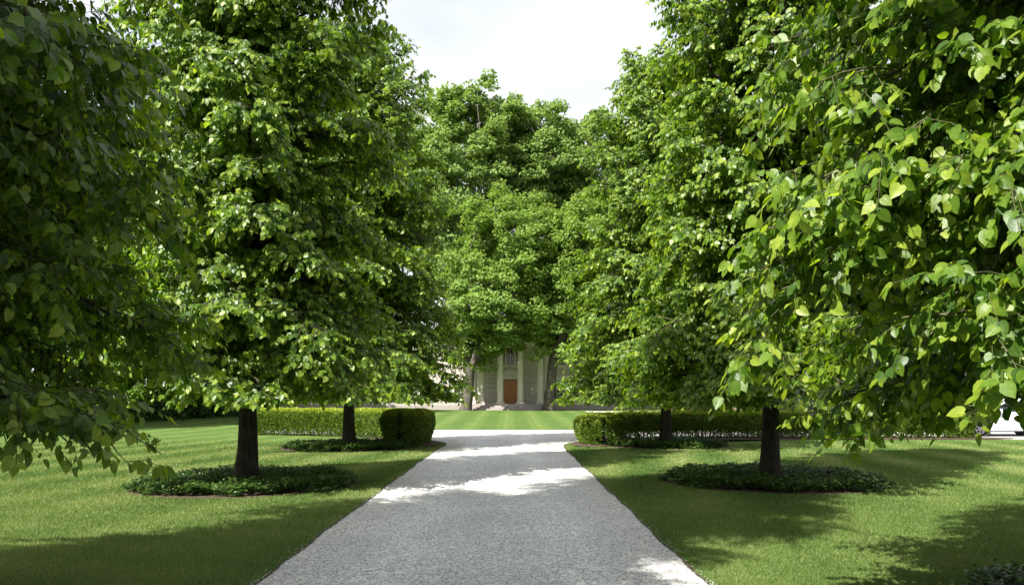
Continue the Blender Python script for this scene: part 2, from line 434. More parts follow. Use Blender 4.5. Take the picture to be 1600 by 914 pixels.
def wobble(e, amp, seed):
    """small irregularities of the cut edge, added on a finer polyline"""
    r = random.Random(seed); out = []
    for a, b in zip(e[:-1], e[1:]):
        L = math.hypot(b[0]-a[0], b[1]-a[1]); k = max(1, min(160, int(L/0.16)))
        nx_, ny_ = -(b[1]-a[1])/L, (b[0]-a[0])/L
        for i in range(k):
            t = i/k; yy = a[1]+(b[1]-a[1])*t; w = r.uniform(-amp, amp)+.013*math.sin(yy*1.3+seed)+.010*math.sin(yy*3.9+2*seed)
            out.append((a[0]+(b[0]-a[0])*t+nx_*w, a[1]+(b[1]-a[1])*t+ny_*w))
    return out+[e[-1]]
left_edge = wobble(left_edge, 0.008, 1); right_edge = wobble(right_edge, 0.008, 2)

def sheet(name, poly, z, m):
    bm = bmesh.new()
    f = bm.faces.new([bm.verts.new((p[0], p[1], z+zg(p[1]))) for p in poly])
    if f.calc_center_median() is not None: f.normal_update()
    if f.normal.z < 0: f.normal_flip()
    bmesh.ops.triangulate(bm, faces=[f])
    me = bpy.data.meshes.new(name); bm.to_mesh(me); bm.free(); me.materials.append(m)
    return link(name, me)

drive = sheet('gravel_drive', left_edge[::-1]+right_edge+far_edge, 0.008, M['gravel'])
tag(drive, kind='structure', label='pale gravel drive running to a crossing gravel loop')
for x0, x1 in ((-60, -6.5), (6.5, 60)):
    tag(sheet('gravel_road', [(x0, 65.6), (x1, 65.6), (x1, 68.6), (x0, 68.6)], 0.008, M['gravel']), kind='structure', label='strip of gravel beside the lawn in front of the house')

def edge_strip(e, off, name):
    v = []; f = []
    pts = np.array(e)
    d = np.gradient(pts, axis=0); d /= np.linalg.norm(d, axis=1)[:, None]+1e-9
    nrm = np.stack([-d[:, 1], d[:, 0]], 1)
    rr = np.random.default_rng(5)
    for p, q in zip(pts, nrm):
        w = rr.uniform(0.012, 0.03)
        v += [(p[0]-q[0]*0.01*off, p[1]-q[1]*0.01*off, 0.012), (p[0]+q[0]*w*off, p[1]+q[1]*w*off, 0.014)]
    n = len(pts)
    f = np.array([(2*i, 2*i+1, 2*i+3, 2*i+2) for i in range(n-1)])
    o = link(name, np_mesh(name, v, [(f, 0)], [M['edge_soil']]))
    tag(o, kind='structure')
edge_strip([p for p in left_edge if p[1] < 32], 1, 'lawn_edge')
edge_strip([p for p in right_edge if p[1] < 30], -1, 'lawn_edge')

# ------------------------------------------------------------------ plant building
LEAF_T = np.array([(0, 0, 0), (.33, 0, -.015), (.70, 0, -.04), (1.10, 0, -.13),
                   (-.11, .17, .04), (.06, .40, .075), (.38, .46, .075), (.70, .34, .02), (.90, .17, -.04),
                   (-.11, -.17, .04), (.06, -.40, .075), (.38, -.46, .075), (.70, -.34, .02), (.90, -.17, -.04)])
LEAF_Q = np.array([(0, 1, 5, 4), (1, 2, 7, 6), (2, 3, 8, 7), (0, 9, 10, 1), (1, 11, 12, 2), (2, 12, 13, 3)])
LEAF_3 = np.array([(1, 6, 5), (1, 10, 11)])
QUAD_T = np.array([(0, 0, 0), (.5, .42, .10), (1, 0, -.08), (.5, -.42, .10), (.5, 0, -.02)])
QUAD_3 = np.array([(0, 4, 1), (4, 2, 1), (0, 3, 4), (4, 3, 2)])
RHOMB_T = np.array([(0, 0, 0), (.45, .40, .06), (1, 0, 0), (.45, -.40, .06)])
RHOMB_3 = np.array([(0, 2, 1), (0, 3, 2)])

def unit(a):
    return a/(np.linalg.norm(a, axis=-1, keepdims=True)+1e-9)

def leaves(pos, axis, nrm, size, rng, tmpl, quads, tris, curl=0.5):
    """returns verts, [faces...]"""
    n = len(pos)
    axis = unit(axis); b = unit(np.cross(nrm, axis)); w = np.cross(axis, b)
    k = rng.uniform(1-curl, 1+curl, n)
    sz = size[:, None, None]
    v = pos[:, None, :]+sz*(tmpl[None, :, 0, None]*axis[:, None, :]+tmpl[None, :, 1, None]*b[:, None, :]+(tmpl[None, :, 2]*k[:, None])[:, :, None]*w[:, None, :])
    off = (np.arange(n)*len(tmpl))[:, None, None]
    fs = []
    if quads is not None: fs.append((off+quads[None]).reshape(-1, 4))
    if tris is not None: fs.append((off+tris[None]).reshape(-1, 3))
    return v.reshape(-1, 3), fs

class Tubes:
    def __init__(s): s.v = []; s.q = []; s.n = 0
    def add(s, pts, rad, sides=5):
        pts = np.asarray(pts, float); rad = np.asarray(rad, float)
        t = unit(np.gradient(pts, axis=0))
        ref = np.array([0.31, 0.77, 0.1]) if abs(t[0, 2]) > 0.8 else np.array([0, 0, 1.0])
        u = unit(np.cross(t, ref)); w = np.cross(t, u)
        a = np.arange(sides)*2*math.pi/sides
        ring = pts[:, None, :]+rad[:, None, None]*(np.cos(a)[None, :, None]*u[:, None, :]+np.sin(a)[None, :, None]*w[:, None, :])
        m = len(pts); i = np.arange(m-1)[:, None]*sides; k = np.arange(sides)[None, :]; k2 = (k+1) % sides
        q = np.stack([i+k, i+k2, i+sides+k2, i+sides+k], -1).reshape(-1, 4)+s.n
        s.v.append(ring.reshape(-1, 3)); s.q.append(q); s.n += m*sides
    def data(s):
        return np.concatenate(s.v), np.concatenate(s.q)

def interp(P, s):
    x = s*(len(P)-1); i = min(int(x), len(P)-2); f = x-i
    return P[i]*(1-f)+P[i+1]*f, unit(P[i+1]-P[i])

UP = np.array([0, 0, 1.0])

def trunk_tube(rng, H, r0, top, flare=1.45, wander=0.05, n=20):
    z = np.concatenate([[-0.15, 0.0, 0.12, 0.3, 0.6], np.linspace(1.0, top, n)])
    x = np.cumsum(rng.normal(0, wander, len(z)))*np.clip(z/3, 0, 1); y = np.cumsum(rng.normal(0, wander, len(z)))*np.clip(z/3, 0, 1)
    pts = np.stack([x, y, z], 1)
    r = r0*(1-z/H)**0.85+0.012
    r[:6] *= np.array([flare*1.3, flare*1.2, 1.5, 1.28, 1.12, 1.04])
    return pts, r

def linden_meshes(seed, H=13.0, Rm=2.75, nL=125, dens=1.0, prof=None, lsz=1.0, zmin=1.36, hang=None, ex=1.28):
    rng = np.random.default_rng(seed)
    trunk = Tubes(); tw = Tubes()
    tp, tr = trunk_tube(rng, H, 0.165, H*0.97, wander=0.035)
    trunk.add(tp, tr, 12)
    for k in range(5):                       # steep co-leaders
        a0 = k*1.31+rng.uniform(-.4, .4); z0 = rng.uniform(2.4, 5.5); zt = z0+rng.uniform(3.5, 5.5); rr = rng.uniform(.7, 1.3)
        q = np.linspace(0, 1, 8)
        P = np.stack([np.cos(a0)*rr*q**.7, np.sin(a0)*rr*q**.7, z0+(min(zt, H-1.5)-z0)*q], 1)+rng.normal(0, .04, (8, 3)); P[0, :2] = 0
        trunk.add(P, np.linspace(.07, .018, 8), 6)
    prof_t = [0, .05, .15, .35, .6, .75, .9, 1]; prof_r = prof or [.96, 1.06, 1.06, .95, .84, .70, .42, .12]
    T0, TD, TL = [], [], []
    for i in range(nL):
        f = (i+0.5)/nL
        z0 = 1.92+(H-2.5)*f**ex
        az = i*2.39996+rng.uniform(-.35, .35)
        t = z0/H
        a = 0.12+1.95*t; b = 0.66-0.30*t
        hz = z0+0.2*Rm
        L = Rm*np.interp((hz-1.2)/(H-1.2), prof_t, prof_r)*rng.uniform(0.80, 1.10)
        s = np.linspace(0, 1, 9)
        bend = rng.uniform(-.25, .25)
        ang = az+bend*s
        c0 = np.array([np.interp(z0, tp[:, 2], tp[:, 0]), np.interp(z0, tp[:, 2], tp[:, 1])])
        P = np.stack([c0[0]+np.cos(ang)*L*s, c0[1]+np.sin(ang)*L*s, z0+L*(a*s-b*s*s)], 1)
        P[1:, :] += rng.normal(0, 0.025, (8, 3))
        P[:, 2] = np.maximum(P[:, 2], max(1.55, zmin+.06))
        trunk.add(P, np.linspace(0.020+0.012*L, 0.006, 9), 6)
        nS = int(L*6.2*dens)+3
        for k in range(nS):
            sp = min(1.0, 0.16+0.86*((k+rng.uniform(0, 1))/nS))
            p, tg = interp(P, sp)
            sgn = 1 if k % 2 else -1
            th = sgn*rng.uniform(.5, 1.25)
            d = np.array([tg[0]*math.cos(th)-tg[1]*math.sin(th), tg[0]*math.sin(th)+tg[1]*math.cos(th), tg[2]*0.6+rng.uniform(-.45, .75)])
            d = d/np.linalg.norm(d)
            l = ((0.27*L+0.22)*(1-0.62*sp)+0.12)*rng.uniform(.65, 1.2)
            q = np.linspace(0, 1, 5)
            Q = p+d*l*q[:, None]-UP*(0.30*l*q*q)[:, None]
            Q[:, 2] = np.maximum(Q[:, 2], max(1.5, zmin+.02)-(hang[2] if hang else 0)*(abs((math.atan2(Q[-1, 1], Q[-1, 0])-(hang[0] if hang else 0)+math.pi) % (2*math.pi)-math.pi) < (.8*hang[1] if hang else 0)))
            tw.add(Q, np.linspace(0.0085, 0.003, 5), 4)
            nT = int(l/0.105)+2
            for j in range(nT):
                u = 0.10+0.9*(j+rng.uniform(0, 1))/nT
                pp, t2 = interp(Q, min(u, 1.0))
                sg = 1 if j % 2 else -1
                t3 = sg*rng.uniform(.35, 1.15) if j < nT-1 else rng.uniform(-.2, .2)
                dd = np.array([t2[0]*math.cos(t3)-t2[1]*math.sin(t3), t2[0]*math.sin(t3)+t2[1]*math.cos(t3), t2[2]*.4+rng.uniform(-.75, .45)])
                T0.append(pp); TD.append(dd/np.linalg.norm(dd)); TL.append(rng.uniform(.22, .46))
    T0 = np.array(T0); TD = np.array(TD); TL = np.array(TL)
    def zcut(p):                             # underside of the crown, with one low-hanging spray (azimuth, spread, depth)
        z = np.full(len(p), float(zmin))
        if hang:
            da = (np.arctan2(p[:, 1], p[:, 0])-hang[0]+math.pi) % (2*math.pi)-math.pi
            z -= hang[2]*np.exp(-(da/hang[1])**2)*np.clip((np.hypot(p[:, 0], p[:, 1])-2.0)/.6, 0, 1)
        return z
    tip = T0+TD*TL[:, None]-UP*(.3*TL)[:, None]
    ok = tip[:, 2] > zcut(tip)-.03
    T0, TD, TL = T0[ok], TD[ok], TL[ok]
    for k in range(len(T0)):
        q = np.array([0, .5, 1.0])
        tw.add(T0[k]+TD[k]*TL[k]*q[:, None]-UP*(0.30*TL[k]*q*q)[:, None], [0.003, 0.0022, 0.0013], 3)
    nl = 13
    n = len(T0)
    f = (np.arange(nl)[None, :]+rng.uniform(.1, .9, (n, nl)))/nl*0.95+0.08
    pos = T0[:, None]+TD[:, None]*(TL[:, None]*f)[..., None]-UP*(0.30*TL[:, None]*f*f)[..., None]
    side = unit(np.cross(TD, UP))
    sg = np.where(np.arange(nl) % 2 == 0, 1.0, -1.0)[None, :, None]
    ax = TD[:, None]*0.35+side[:, None]*sg*0.60-UP*0.75+rng.normal(0, .34, (n, nl, 3))
    pos = pos.reshape(-1, 3); ax = unit(ax.reshape(-1, 3))
    outw = pos.copy(); outw[:, 2] = 0; outw = unit(outw)
    nr = UP*0.50+outw*0.80+rng.normal(0, .36, pos.shape)
    pos = pos+ax*0.025
    size = lsz*np.where(rng.uniform(0, 1, len(pos)) < .2, rng.uniform(.035, .06, len(pos)), rng.uniform(.058, .104, len(pos)))
    keep = pos[:, 2] > zcut(pos)+(0.04 if hang else .12)*np.sin(3*np.arctan2(pos[:, 1], pos[:, 0]))+rng.uniform(-.08, .08, len(pos))
    pos, ax, nr, size = pos[keep], ax[keep], nr[keep], size[keep]
    lv, lf = leaves(pos, ax, nr, size, rng, LEAF_T, LEAF_Q, LEAF_3, .8)
    # colour: leaf age, younger (lighter) toward twig ends
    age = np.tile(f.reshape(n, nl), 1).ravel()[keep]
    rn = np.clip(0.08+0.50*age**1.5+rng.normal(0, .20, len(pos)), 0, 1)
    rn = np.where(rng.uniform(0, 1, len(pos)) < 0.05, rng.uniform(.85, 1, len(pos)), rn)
    rnd = np.repeat(rn, len(LEAF_T))
    tv, tq = tw.data()
    V = np.concatenate([lv, tv])
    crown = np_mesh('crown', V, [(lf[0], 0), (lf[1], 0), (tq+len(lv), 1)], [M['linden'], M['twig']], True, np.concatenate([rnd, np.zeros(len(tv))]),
                    np.concatenate([np.tile(LEAF_T*np.array([1, 1, 0]), (len(pos), 1)), np.zeros((len(tv), 3))]))
    v2, q2 = trunk.data()
    tm = np_mesh('trunk', v2, [(q2, 0)], [M['bark']])
    print('linden leaves', len(pos))
    return tm, crown

def maple_meshes(seed, H, Rx, base, lean=(0, 0), r0=0.5, fork=4.0, nC=170, per=640, lsize=0.24, shell=(.45, 1.0), leafm='maple', barkm='maple_bark', vase=False, pad=(1.15, .62), nlimb=7, Rtop=1.0):
    """tall broadleaf: forked limbs carrying flat-topped leaf pads"""
    rng = np.random.default_rng(seed)
    trunk = Tubes()
    lean = np.array([lean[0], lean[1], 0.0])
    cz = (base+H)/2; hz = (H-base)/2
    # trunk to the fork
    z = np.array([-.2, 0, .25, .6, 1.2, 2.0, fork*.75, fork])
    tp = np.stack([lean[0]*(z/H)*0.5+rng.normal(0, .04, len(z)), lean[1]*(z/H)*0.5+rng.normal(0, .04, len(z)), z], 1)
    trunk.add(tp, r0*np.array([1.55, 1.38, 1.18, 1.06, 1.0, .95, .9, .85]), 12)
    limbs = []
    for k in range(nlimb):
        a = k*2.39996+rng.uniform(-.4, .4)
        rr = (0.10 if k == 0 else rng.uniform(.35, .78))*Rx
        top = np.array([math.cos(a)*rr, math.sin(a)*rr, base+(H-base)*(0.93 if k == 0 else rng.uniform(.55, .88))])+lean*1.0
        s = np.linspace(0, 1, 11)
        pw = 1.6 if vase else 1.0
        st = tp[-1]-np.array([0, 0, rng.uniform(0, .3)*fork])
        P = st+(top-st)*np.stack([s**pw, s**pw, s], 1)
        P[1:-1] += rng.normal(0, .012*H, (9, 3))*np.array([1, 1, .3])
        trunk.add(P, r0*np.linspace(.60, .07, 11)*(1.0 if k == 0 else rng.uniform(.55, .85)), 8)
        limbs.append(P)
    LP = np.concatenate(limbs)
    LR = np.concatenate([r0*np.linspace(.42, .06, 11) for _ in limbs])
    C = []
    tries = 0
    while len(C) < nC and tries < 60000:
        tries += 1
        zz = rng.uniform(-1, .93); az = rng.uniform(0, 2*math.pi)
        rad = rng.uniform(*shell) if abs(zz) < .8 else math.sqrt(rng.uniform(0, 1))
        wid = (1-abs(zz)**2.4)**.5*(1.0 if zz < 0 else (1-(1-Rtop)*zz))*rad
        c = np.array([math.cos(az)*Rx*wid, math.sin(az)*Rx*wid, cz+zz*hz])+lean*np.clip((cz+zz*hz)/H*1.25-.1, .15, 1)
        if all((c[0]-e[0])**2+(c[1]-e[1])**2+((c[2]-e[2])*1.5)**2 > (pad[0]*1.05)**2 for e in C): C.append(c)
    C = np.array(C)
    pos, ax, nr = [], [], []
    ctr = np.array([0, 0, cz-.2*hz])+lean*.6
    for c in C:
        dd = np.linalg.norm((LP-c)*np.array([1, 1, 1.0]), axis=1)+np.where(LP[:, 2] > c[2]-.2, 4, 0)
        j = int(np.argmin(dd)); st = LP[j]
        s = np.linspace(0, 1, 6)
        P = st+(c-st)*s[:, None]+UP*(0.10*np.linalg.norm(c-st)*np.sin(s*math.pi))[:, None]+rng.normal(0, .05, (6, 3))*np.sin(s*math.pi)[:, None]
        trunk.add(P, np.linspace(min(LR[j], .14), .02, 6), 5)
        pr = pad[0]*rng.uniform(.75, 1.3)
        # several sub-sprays make an uneven outline
        ns = 7
        sub = c+np.stack([rng.normal(0, .66*pr, ns), rng.normal(0, .66*pr, ns), rng.normal(0, .50*pr, ns)], 1)
        for e in sub:
            trunk.add(np.stack([c-UP*.1, (c+e)/2, e]), [.02, .014, .008], 3)
            m = int(per/ns*rng.uniform(.7, 1.3)); r_ = pr*rng.uniform(.38, .66)
            q = rng.normal(0, 1, (m, 3)); q = unit(q)*rng.uniform(.62, 1, (m, 1))
            q[:, 2] = np.where(q[:, 2] < 0, q[:, 2]*.35, q[:, 2])
            p = e+q*np.array([r_, r_, r_*pad[1]])
            pos.append(p)
            o = unit(p-ctr)
            ax.append(unit(q*np.array([1, 1, .3]))*.6+rng.normal(0, .5, (m, 3))-UP*.25)
            nr.append(UP*.65+q*.5+o*.5+rng.normal(0, .26, (m, 3)))
    pos = np.concatenate(pos); ax = np.concatenate(ax); nr = np.concatenate(nr)
    size = lsize*rng.uniform(.7, 1.25, len(pos))
    lv, lf = leaves(pos, ax, nr, size, rng, QUAD_T, None, QUAD_3, .6)
    rn = np.clip(rng.normal(.5, .2, len(pos)), 0, 1)
    crown = np_mesh('crown', lv, [(lf[0], 0)], [M[leafm]], True, np.repeat(rn, len(QUAD_T)))
    v2, q2 = trunk.data()
    tm = np_mesh('trunk', v2, [(q2, 0)], [M[barkm]])
    print('maple', len(C), 'clumps', len(pos), 'leaves')
    return tm, crown

def make_tree(name, meshes, loc, rz, sc, label, cat='tree', group=None):
    r = empty(name, loc, rz)
    r.scale = sc if isinstance(sc, tuple) else (sc, sc, sc)
    link('trunk', meshes[0], r); link('crown', meshes[1], r)
    return tag(r, label, cat, group)

# ------------------------------------------------------------------ the house
HB = zg(75)
def build_house():
    Y0 = 76.2                                # face of the main wall
    CX = px(797, 75)
    h = empty('mansion', (CX, Y0, HB))
    tag(h, 'grey block mansion with cream columned portico and wooden double door', 'house')
    FL = 0.58; EV = 6.9
    mb = MB(); hw = 30
    # front wall with real openings: door, upper centre window, rows of windows
    ops = [(-.70, .70, FL, FL+2.32), (-.86, .86, 4.28, 5.95)]
    wins = []
    for sgn in (-1, 1):
        for k in range(8):
            c = sgn*(4.75+3.15*k)
            for z0, z1, w in ((1.0, 2.85, .62), (4.25, 5.85, .62)):
                wins.append((c, z0, z1, w)); ops.append((c-w, c+w, z0, z1))
    xs = sorted({-hw, hw, *[o[0] for o in ops], *[o[1] for o in ops]})
    zs = sorted({0.42, EV, *[o[2] for o in ops], *[o[3] for o in ops]})
    for i in range(len(xs)-1):
        for j in range(len(zs)-1):
            xm, zm = (xs[i]+xs[i+1])/2, (zs[j]+zs[j+1])/2
            if any(o[0] < xm < o[1] and o[2] < zm < o[3] for o in ops): continue
            mb.add([(xs[i], 0, zs[j]), (xs[i+1], 0, zs[j]), (xs[i+1], 0, zs[j+1]), (xs[i], 0, zs[j+1])], [(0, 1, 2, 3)])
    for o in ops:                            # reveals
        a, b, c, d = o
        mb.add([(a, 0, c), (b, 0, c), (b, .3, c), (a, .3, c)], [(0, 1, 2, 3)]); mb.add([(a, 0, d), (b, 0, d), (b, .3, d), (a, .3, d)], [(3, 2, 1, 0)])
        mb.add([(a, 0, c), (a, 0, d), (a, .3, d), (a, .3, c)], [(3, 2, 1, 0)]); mb.add([(b, 0, c), (b, 0, d), (b, .3, d), (b, .3, c)], [(0, 1, 2, 3)])
    mb.box(-hw, -hw+.3, .31, 11, .42, EV); mb.box(hw-.3, hw, .31, 11, .42, EV); mb.box(-hw+.31, hw-.31, 10.7, 11, .42, EV)
    mb.build('wall', M['blocks'], h)
    p = MB(); p.box(-hw-.12, hw+.12, -.12, 11.1, -.3, .418); p.build('plinth', M['plinth'], h)
    c = MB()
    c.box(-hw-.25, -3.71, -.25, 0, EV+.002, EV+.5); c.box(3.71, hw+.25, -.25, 0, EV+.002, EV+.5)
    c.box(-hw-.4, -3.71, -.45, -.252, EV+.35, EV+.52); c.box(3.71, hw+.4, -.45, -.252, EV+.35, EV+.52)
    for sgn in (-1, 1):
        c.box(min(sgn*3.3, sgn*3.8), max(sgn*3.3, sgn*3.8), -.07, 0.001, .43, EV)
    c.build('cornice', M['trim'], h)
    # hip roof
    rz0, rz1 = EV+.52, EV+4.6
    r = MB()
    e = hw+.45
    r.add([(-e, -.5, rz0), (e, -.5, rz0), (e, 11.5, rz0), (-e, 11.5, rz0), (-e+6, 5.5, rz1), (e-6, 5.5, rz1)],
          [(0, 1, 5, 4), (1, 2, 5), (2, 3, 4, 5), (3, 0, 4), (3, 2, 1, 0)])
    rf = r.build('roof', M['slate'], h)
    for x in (-9.5, 3.6, 12.5):
        k = MB(); k.box(x-.7, x+.7, 3.6, 4.7, EV+2.2, EV+6.0); k.box(x-.8, x+.8, 3.5, 4.8, EV+6.0, EV+6.25); k.build('chimney', M['brick'], rf)
    # portico
    s = MB()
    for k in range(4):
        s.box(-3.55-.0-.28*(3-k)*0.35, 3.55+.28*(3-k)*0.35, -2.75-.30*(3-k), -.125, -.25 if k == 0 else FL-.145*(4-k)+.002, FL-.145*(3-k))
    s.build('steps', M['plinth'], h, bevel=.015)
    colx = [px(x, 74)-CX for x in (750.5, 781.5, 813, 844)]
    CY = -2.1
    for x in colx:
        b = MB()
        n = 24; prof = []
        for t in np.linspace(0, 1, 9): prof.append((.30-.055*t**1.6, .26+4.72*t))
        b.lathe(prof, x, CY, 24, z0=FL)
        o = b.build('column', M['trim'], h, smooth=True)
        k = MB(); k.box(x-.40, x+.40, CY-.40, CY+.40, FL, FL+.10); k.lathe([(.385, 0), (.40, .04), (.385, .08), (.33, .10), (.335, .13), (.36, .15), (.33, .18)], x, CY, 24, z0=FL+.101)
        k.build('base', M['trim'], o, smooth=True)
        k = MB()
        for sg in (-1, 1): k.ylathe([(.02, -.33), (.10, -.335), (.165, -.33), (.165, .33), (.10, .335), (.02, .33)], x+sg*.27, FL+5.10, 20, y0=CY)
        k.box(x-.27, x+.27, CY-.28, CY+.28, FL+4.985, FL+5.22); k.box(x-.38, x+.38, CY-.36, CY+.36, FL+5.265, FL+5.36)
        k.build('capital', M['trim'], o, smooth=True)
    ez = FL+5.362
    en = MB(); en.box(-3.45, 3.45, CY-.34, CY+.34, ez, ez+.42); en.box(-3.42, 3.42, CY-.31, CY+.31, ez+.422, ez+.85); en.box(-3.7, 3.7, CY-.6, 0, ez+.852, ez+1.08)
    for sg in (-1, 1): en.box(min(sg*2.8, sg*3.42), max(sg*2.8, sg*3.42), CY+.342, -.001, ez+.002, ez+.85)
    en.build('entablature', M['trim'], h)
    pd = MB(); pd.prism([(-3.55, ez+1.082), (3.55, ez+1.082), (0, ez+2.55)], CY-.30, 4.0)
    pd.build('pediment', M['trim'], h)
    pr = MB()
    for sg in (-1, 1):
        pr.add([(sg*3.95, CY-.65, ez+1.09), (0, CY-.65, ez+2.72), (0, 4.2, ez+2.72), (sg*3.95, 4.2, ez+1.09),
                (sg*3.95, CY-.65, ez+1.24), (0, CY-.65, ez+2.88), (0, 4.2, ez+2.88), (sg*3.95, 4.2, ez+1.24)],
               [(0, 1, 2, 3), (4, 5, 6, 7), (0, 1, 5, 4), (1, 2, 6, 5), (2, 3, 7, 6), (3, 0, 4, 7)])
    pr.build('portico_roof', M['slate'], h)
    # door, its surround with a small pediment
    d = MB()
    for sg in (-1, 1):
        x0, x1 = (-.675, -.006) if sg < 0 else (.006, .675)
        d.box(x0, x1, .10, .15, FL+.01, FL+2.30)
        for z0, z1 in ((.14, .78), (.92, 1.52), (1.66, 2.16)):
            d.box(x0+.10, x1-.10, .075, .098, FL+z0, FL+z1); d.box(x0+.17, x1-.17, .055, .073, FL+z0+.08, FL+z1-.08)
    dr = d.build('door', M['door'], h, bevel=.008)
    for sg in (-1, 1):
        hd = MB(); hd.ylathe([(.015, -.06), (.035, -.05), (.03, -.02), (.015, 0)], sg*.07, FL+1.02, 12, y0=.10)
        hd.build('handle', M['brass'], dr, smooth=True)
    ds = MB()
    for sg in (-1, 1): ds.box(min(sg*.705, sg*.90), max(sg*.705, sg*.90), -.09, .0, FL, FL+2.34)
    ds.box(-.95, .95, -.10, .0, FL+2.342, FL+2.62); ds.box(-1.02, 1.02, -.18, .0, FL+2.622, FL+2.72)
    ds.prism([(-1.0, FL+2.722), (1.0, FL+2.722), (0, FL+3.30)], -.09, 0)
    for sg in (-1, 1):
        ds.add([(sg*1.06, -.2, FL+2.723), (0, -.2, FL+3.30), (0, -.2, FL+3.40), (sg*1.06, -.2, FL+2.82),
                (sg*1.06, -.091, FL+2.723), (0, -.091, FL+3.30), (0, -.091, FL+3.40), (sg*1.06, -.091, FL+2.82)],
               [(0, 1, 2, 3), (4, 5, 6, 7), (0, 1, 5, 4), (3, 2, 6, 7), (0, 3, 7, 4)])
    ds.box(-1.15, 1.15, -.06, 0, 4.05, 4.275)
    ds.build('door_surround', M['trim'], h)
    # windows
    def window(c, z0, z1, w, cols, rows, parts=None):
        f = MB(); y = .12
        f.box(c-w-.16, c-w-.001, -.05, .05, z0-.1, z1+.18); f.box(c+w+.001, c+w+.16, -.05, .05, z0-.1, z1+.18)
        f.box(c-w, c+w, -.05, .05, z1+.001, z1+.18); f.box(c-w-.22, c+w+.22, -.10, .05, z0-.20, z0-.101)
        f.box(c-w, c+w, -.05, .05, z0-.099, z0-.001)
        f.box(c-w, c-w+.05, y-.03, y+.03, z0, z1); f.box(c+w-.05, c+w, y-.03, y+.03, z0, z1); f.box(c-w+.05, c+w-.05, y-.03, y+.03, z0, z0+.05); f.box(c-w+.05, c+w-.05, y-.03, y+.03, z1-.05, z1)
        for q in range(1, cols):
            x = c-w+2*w*q/cols; t = .014
            f.box(x-t, x+t, y-.02, y+.02, z0+.05, z1-.05)
        for q in range(1, rows):
            z = z0+(z1-z0)*q/rows; f.box(c-w+.05, c+w-.05, y-.018, y+.018, z-.014, z+.014)
        if parts:
            for x in parts: f.box(x-.075, x+.075, -.04, .06, z0, z1)
        fo = f.build('window', M['trim'], h)
        g = MB(); g.box(c-w+.03, c+w-.03, y+.032, y+.045, z0+.03, z1-.03); g.build('pane', M['glass'], fo)
    for c, z0, z1, w in wins: window(c, z0, z1, w, 4, 6)
    window(0, 4.28, 5.95, .86, 8, 6, (-.43, .43))
build_house()

# ------------------------------------------------------------------ trees
LA = linden_meshes(11, 13.2, 2.55); LB = linden_meshes(23, 13.0, 2.5); LC = linden_meshes(37, 12.8, 3.1)
LD = linden_meshes(58, 13.4, 3.2, 200, 1.5, [.70, .90, 1.0, .99, .97, .84, .5, .1], .85, 1.58, (1.60, .36, .42), 1.12)
LE = linden_meshes(64, 14.8, 2.85, 200, 1.6, [.88, .98, .98, 1.02, 1.02, .92, .6, .1], .78, 1.50, (-.75, .55, .24), 1.12)
GL = 'lindens lining the drive'
make_tree('linden_tree', LE, (-5.2, 4.5, 0), 0.6, 1.0, 'dark shaded linden whose drooping branches fill the left edge of the photo', group=GL)
make_tree('linden_tree', LB, (px(385, 14.8), 14.8, 0), 5.0, (.98, .98, 1.07), 'tall linden with bare dark trunk in the larger leafy bed left of the drive', group=GL)
make_tree('linden_tree', LC, (px(545, 25.4), 25.4, 0), 2.3, 1.02, 'linden beside the left hedge end, second from the house on that side', group=GL)
make_tree('linden_tree', LD, (5.5, 5.0, 0), 1.2, 1.0, 'sunlit linden with big glossy leaves filling the right edge of the photo', group=GL)
make_tree('linden_tree', LA, (px(1202, 15.2), 15.2, 0), 1.9, (0.94, 0.94, 0.98), 'tall sunlit linden with bare trunk standing in the round bed right of the drive', group=GL)
make_tree('linden_tree', LC, (px(1040, 26.3), 26.3, 0), 1.0, .99, 'sunlit linden whose low branches hang over the right hedge', group=GL)
make_tree('linden_tree', LC, (-5.0, -6.6, 0), 2.5, 1.0, 'linden behind the viewpoint on the left of the drive', group=GL)
make_tree('linden_tree', LA, (5.1, -5.8, 0), 5.0, 1.0, 'linden behind the viewpoint on the right of the drive', group=GL)

MF = maple_meshes(5, 19.6, 5.6, 5.3, (4.4, 0), .46, 3.9, 80, 900, .26, (.35, 1.0), pad=(1.35, .85), Rtop=.75)
MG = maple_meshes(8, 19.0, 4.9, 5.3, (3.6, 0), .48, 5.2, 66, 900, .26, (.35, 1.0), pad=(1.35, .85), Rtop=.8)
MT = maple_meshes(13, 34.5, 5.2, 14.0, (0, 0), .55, 9.0, 78, 800, .34, (.5, 1.0), 'tall', 'pale_bark', True, (1.55, .85), 8, .95)
MU = maple_meshes(17, 33.0, 5.0, 22.5, (0, 0), .5, 13.0, 58, 900, .34, (.5, 1.0), 'tall', 'pale_bark', True, (1.55, .85), 9, .95)
MW = maple_meshes(29, 19.0, 5.2, 4.0, (0, 0), .28, 3.5, 120, 420, .34, (.35, 1.0), 'wood_leaf', 'maple_bark', False, (1.3, .7), 6, .75)
GM = 'maples in front of the house'
D = 71.5
make_tree('maple_tree', MF, (px(728, D), D, zg(D)), 0, 1.0, 'bright maple with thick dark trunk left of the house door', group=GM)
make_tree('maple_tree', MG, (px(857, D), D, zg(D)), 0, 1.0, 'maple with thick rough trunk just right of the house columns', group=GM)
GT = 'tall trees behind the house'
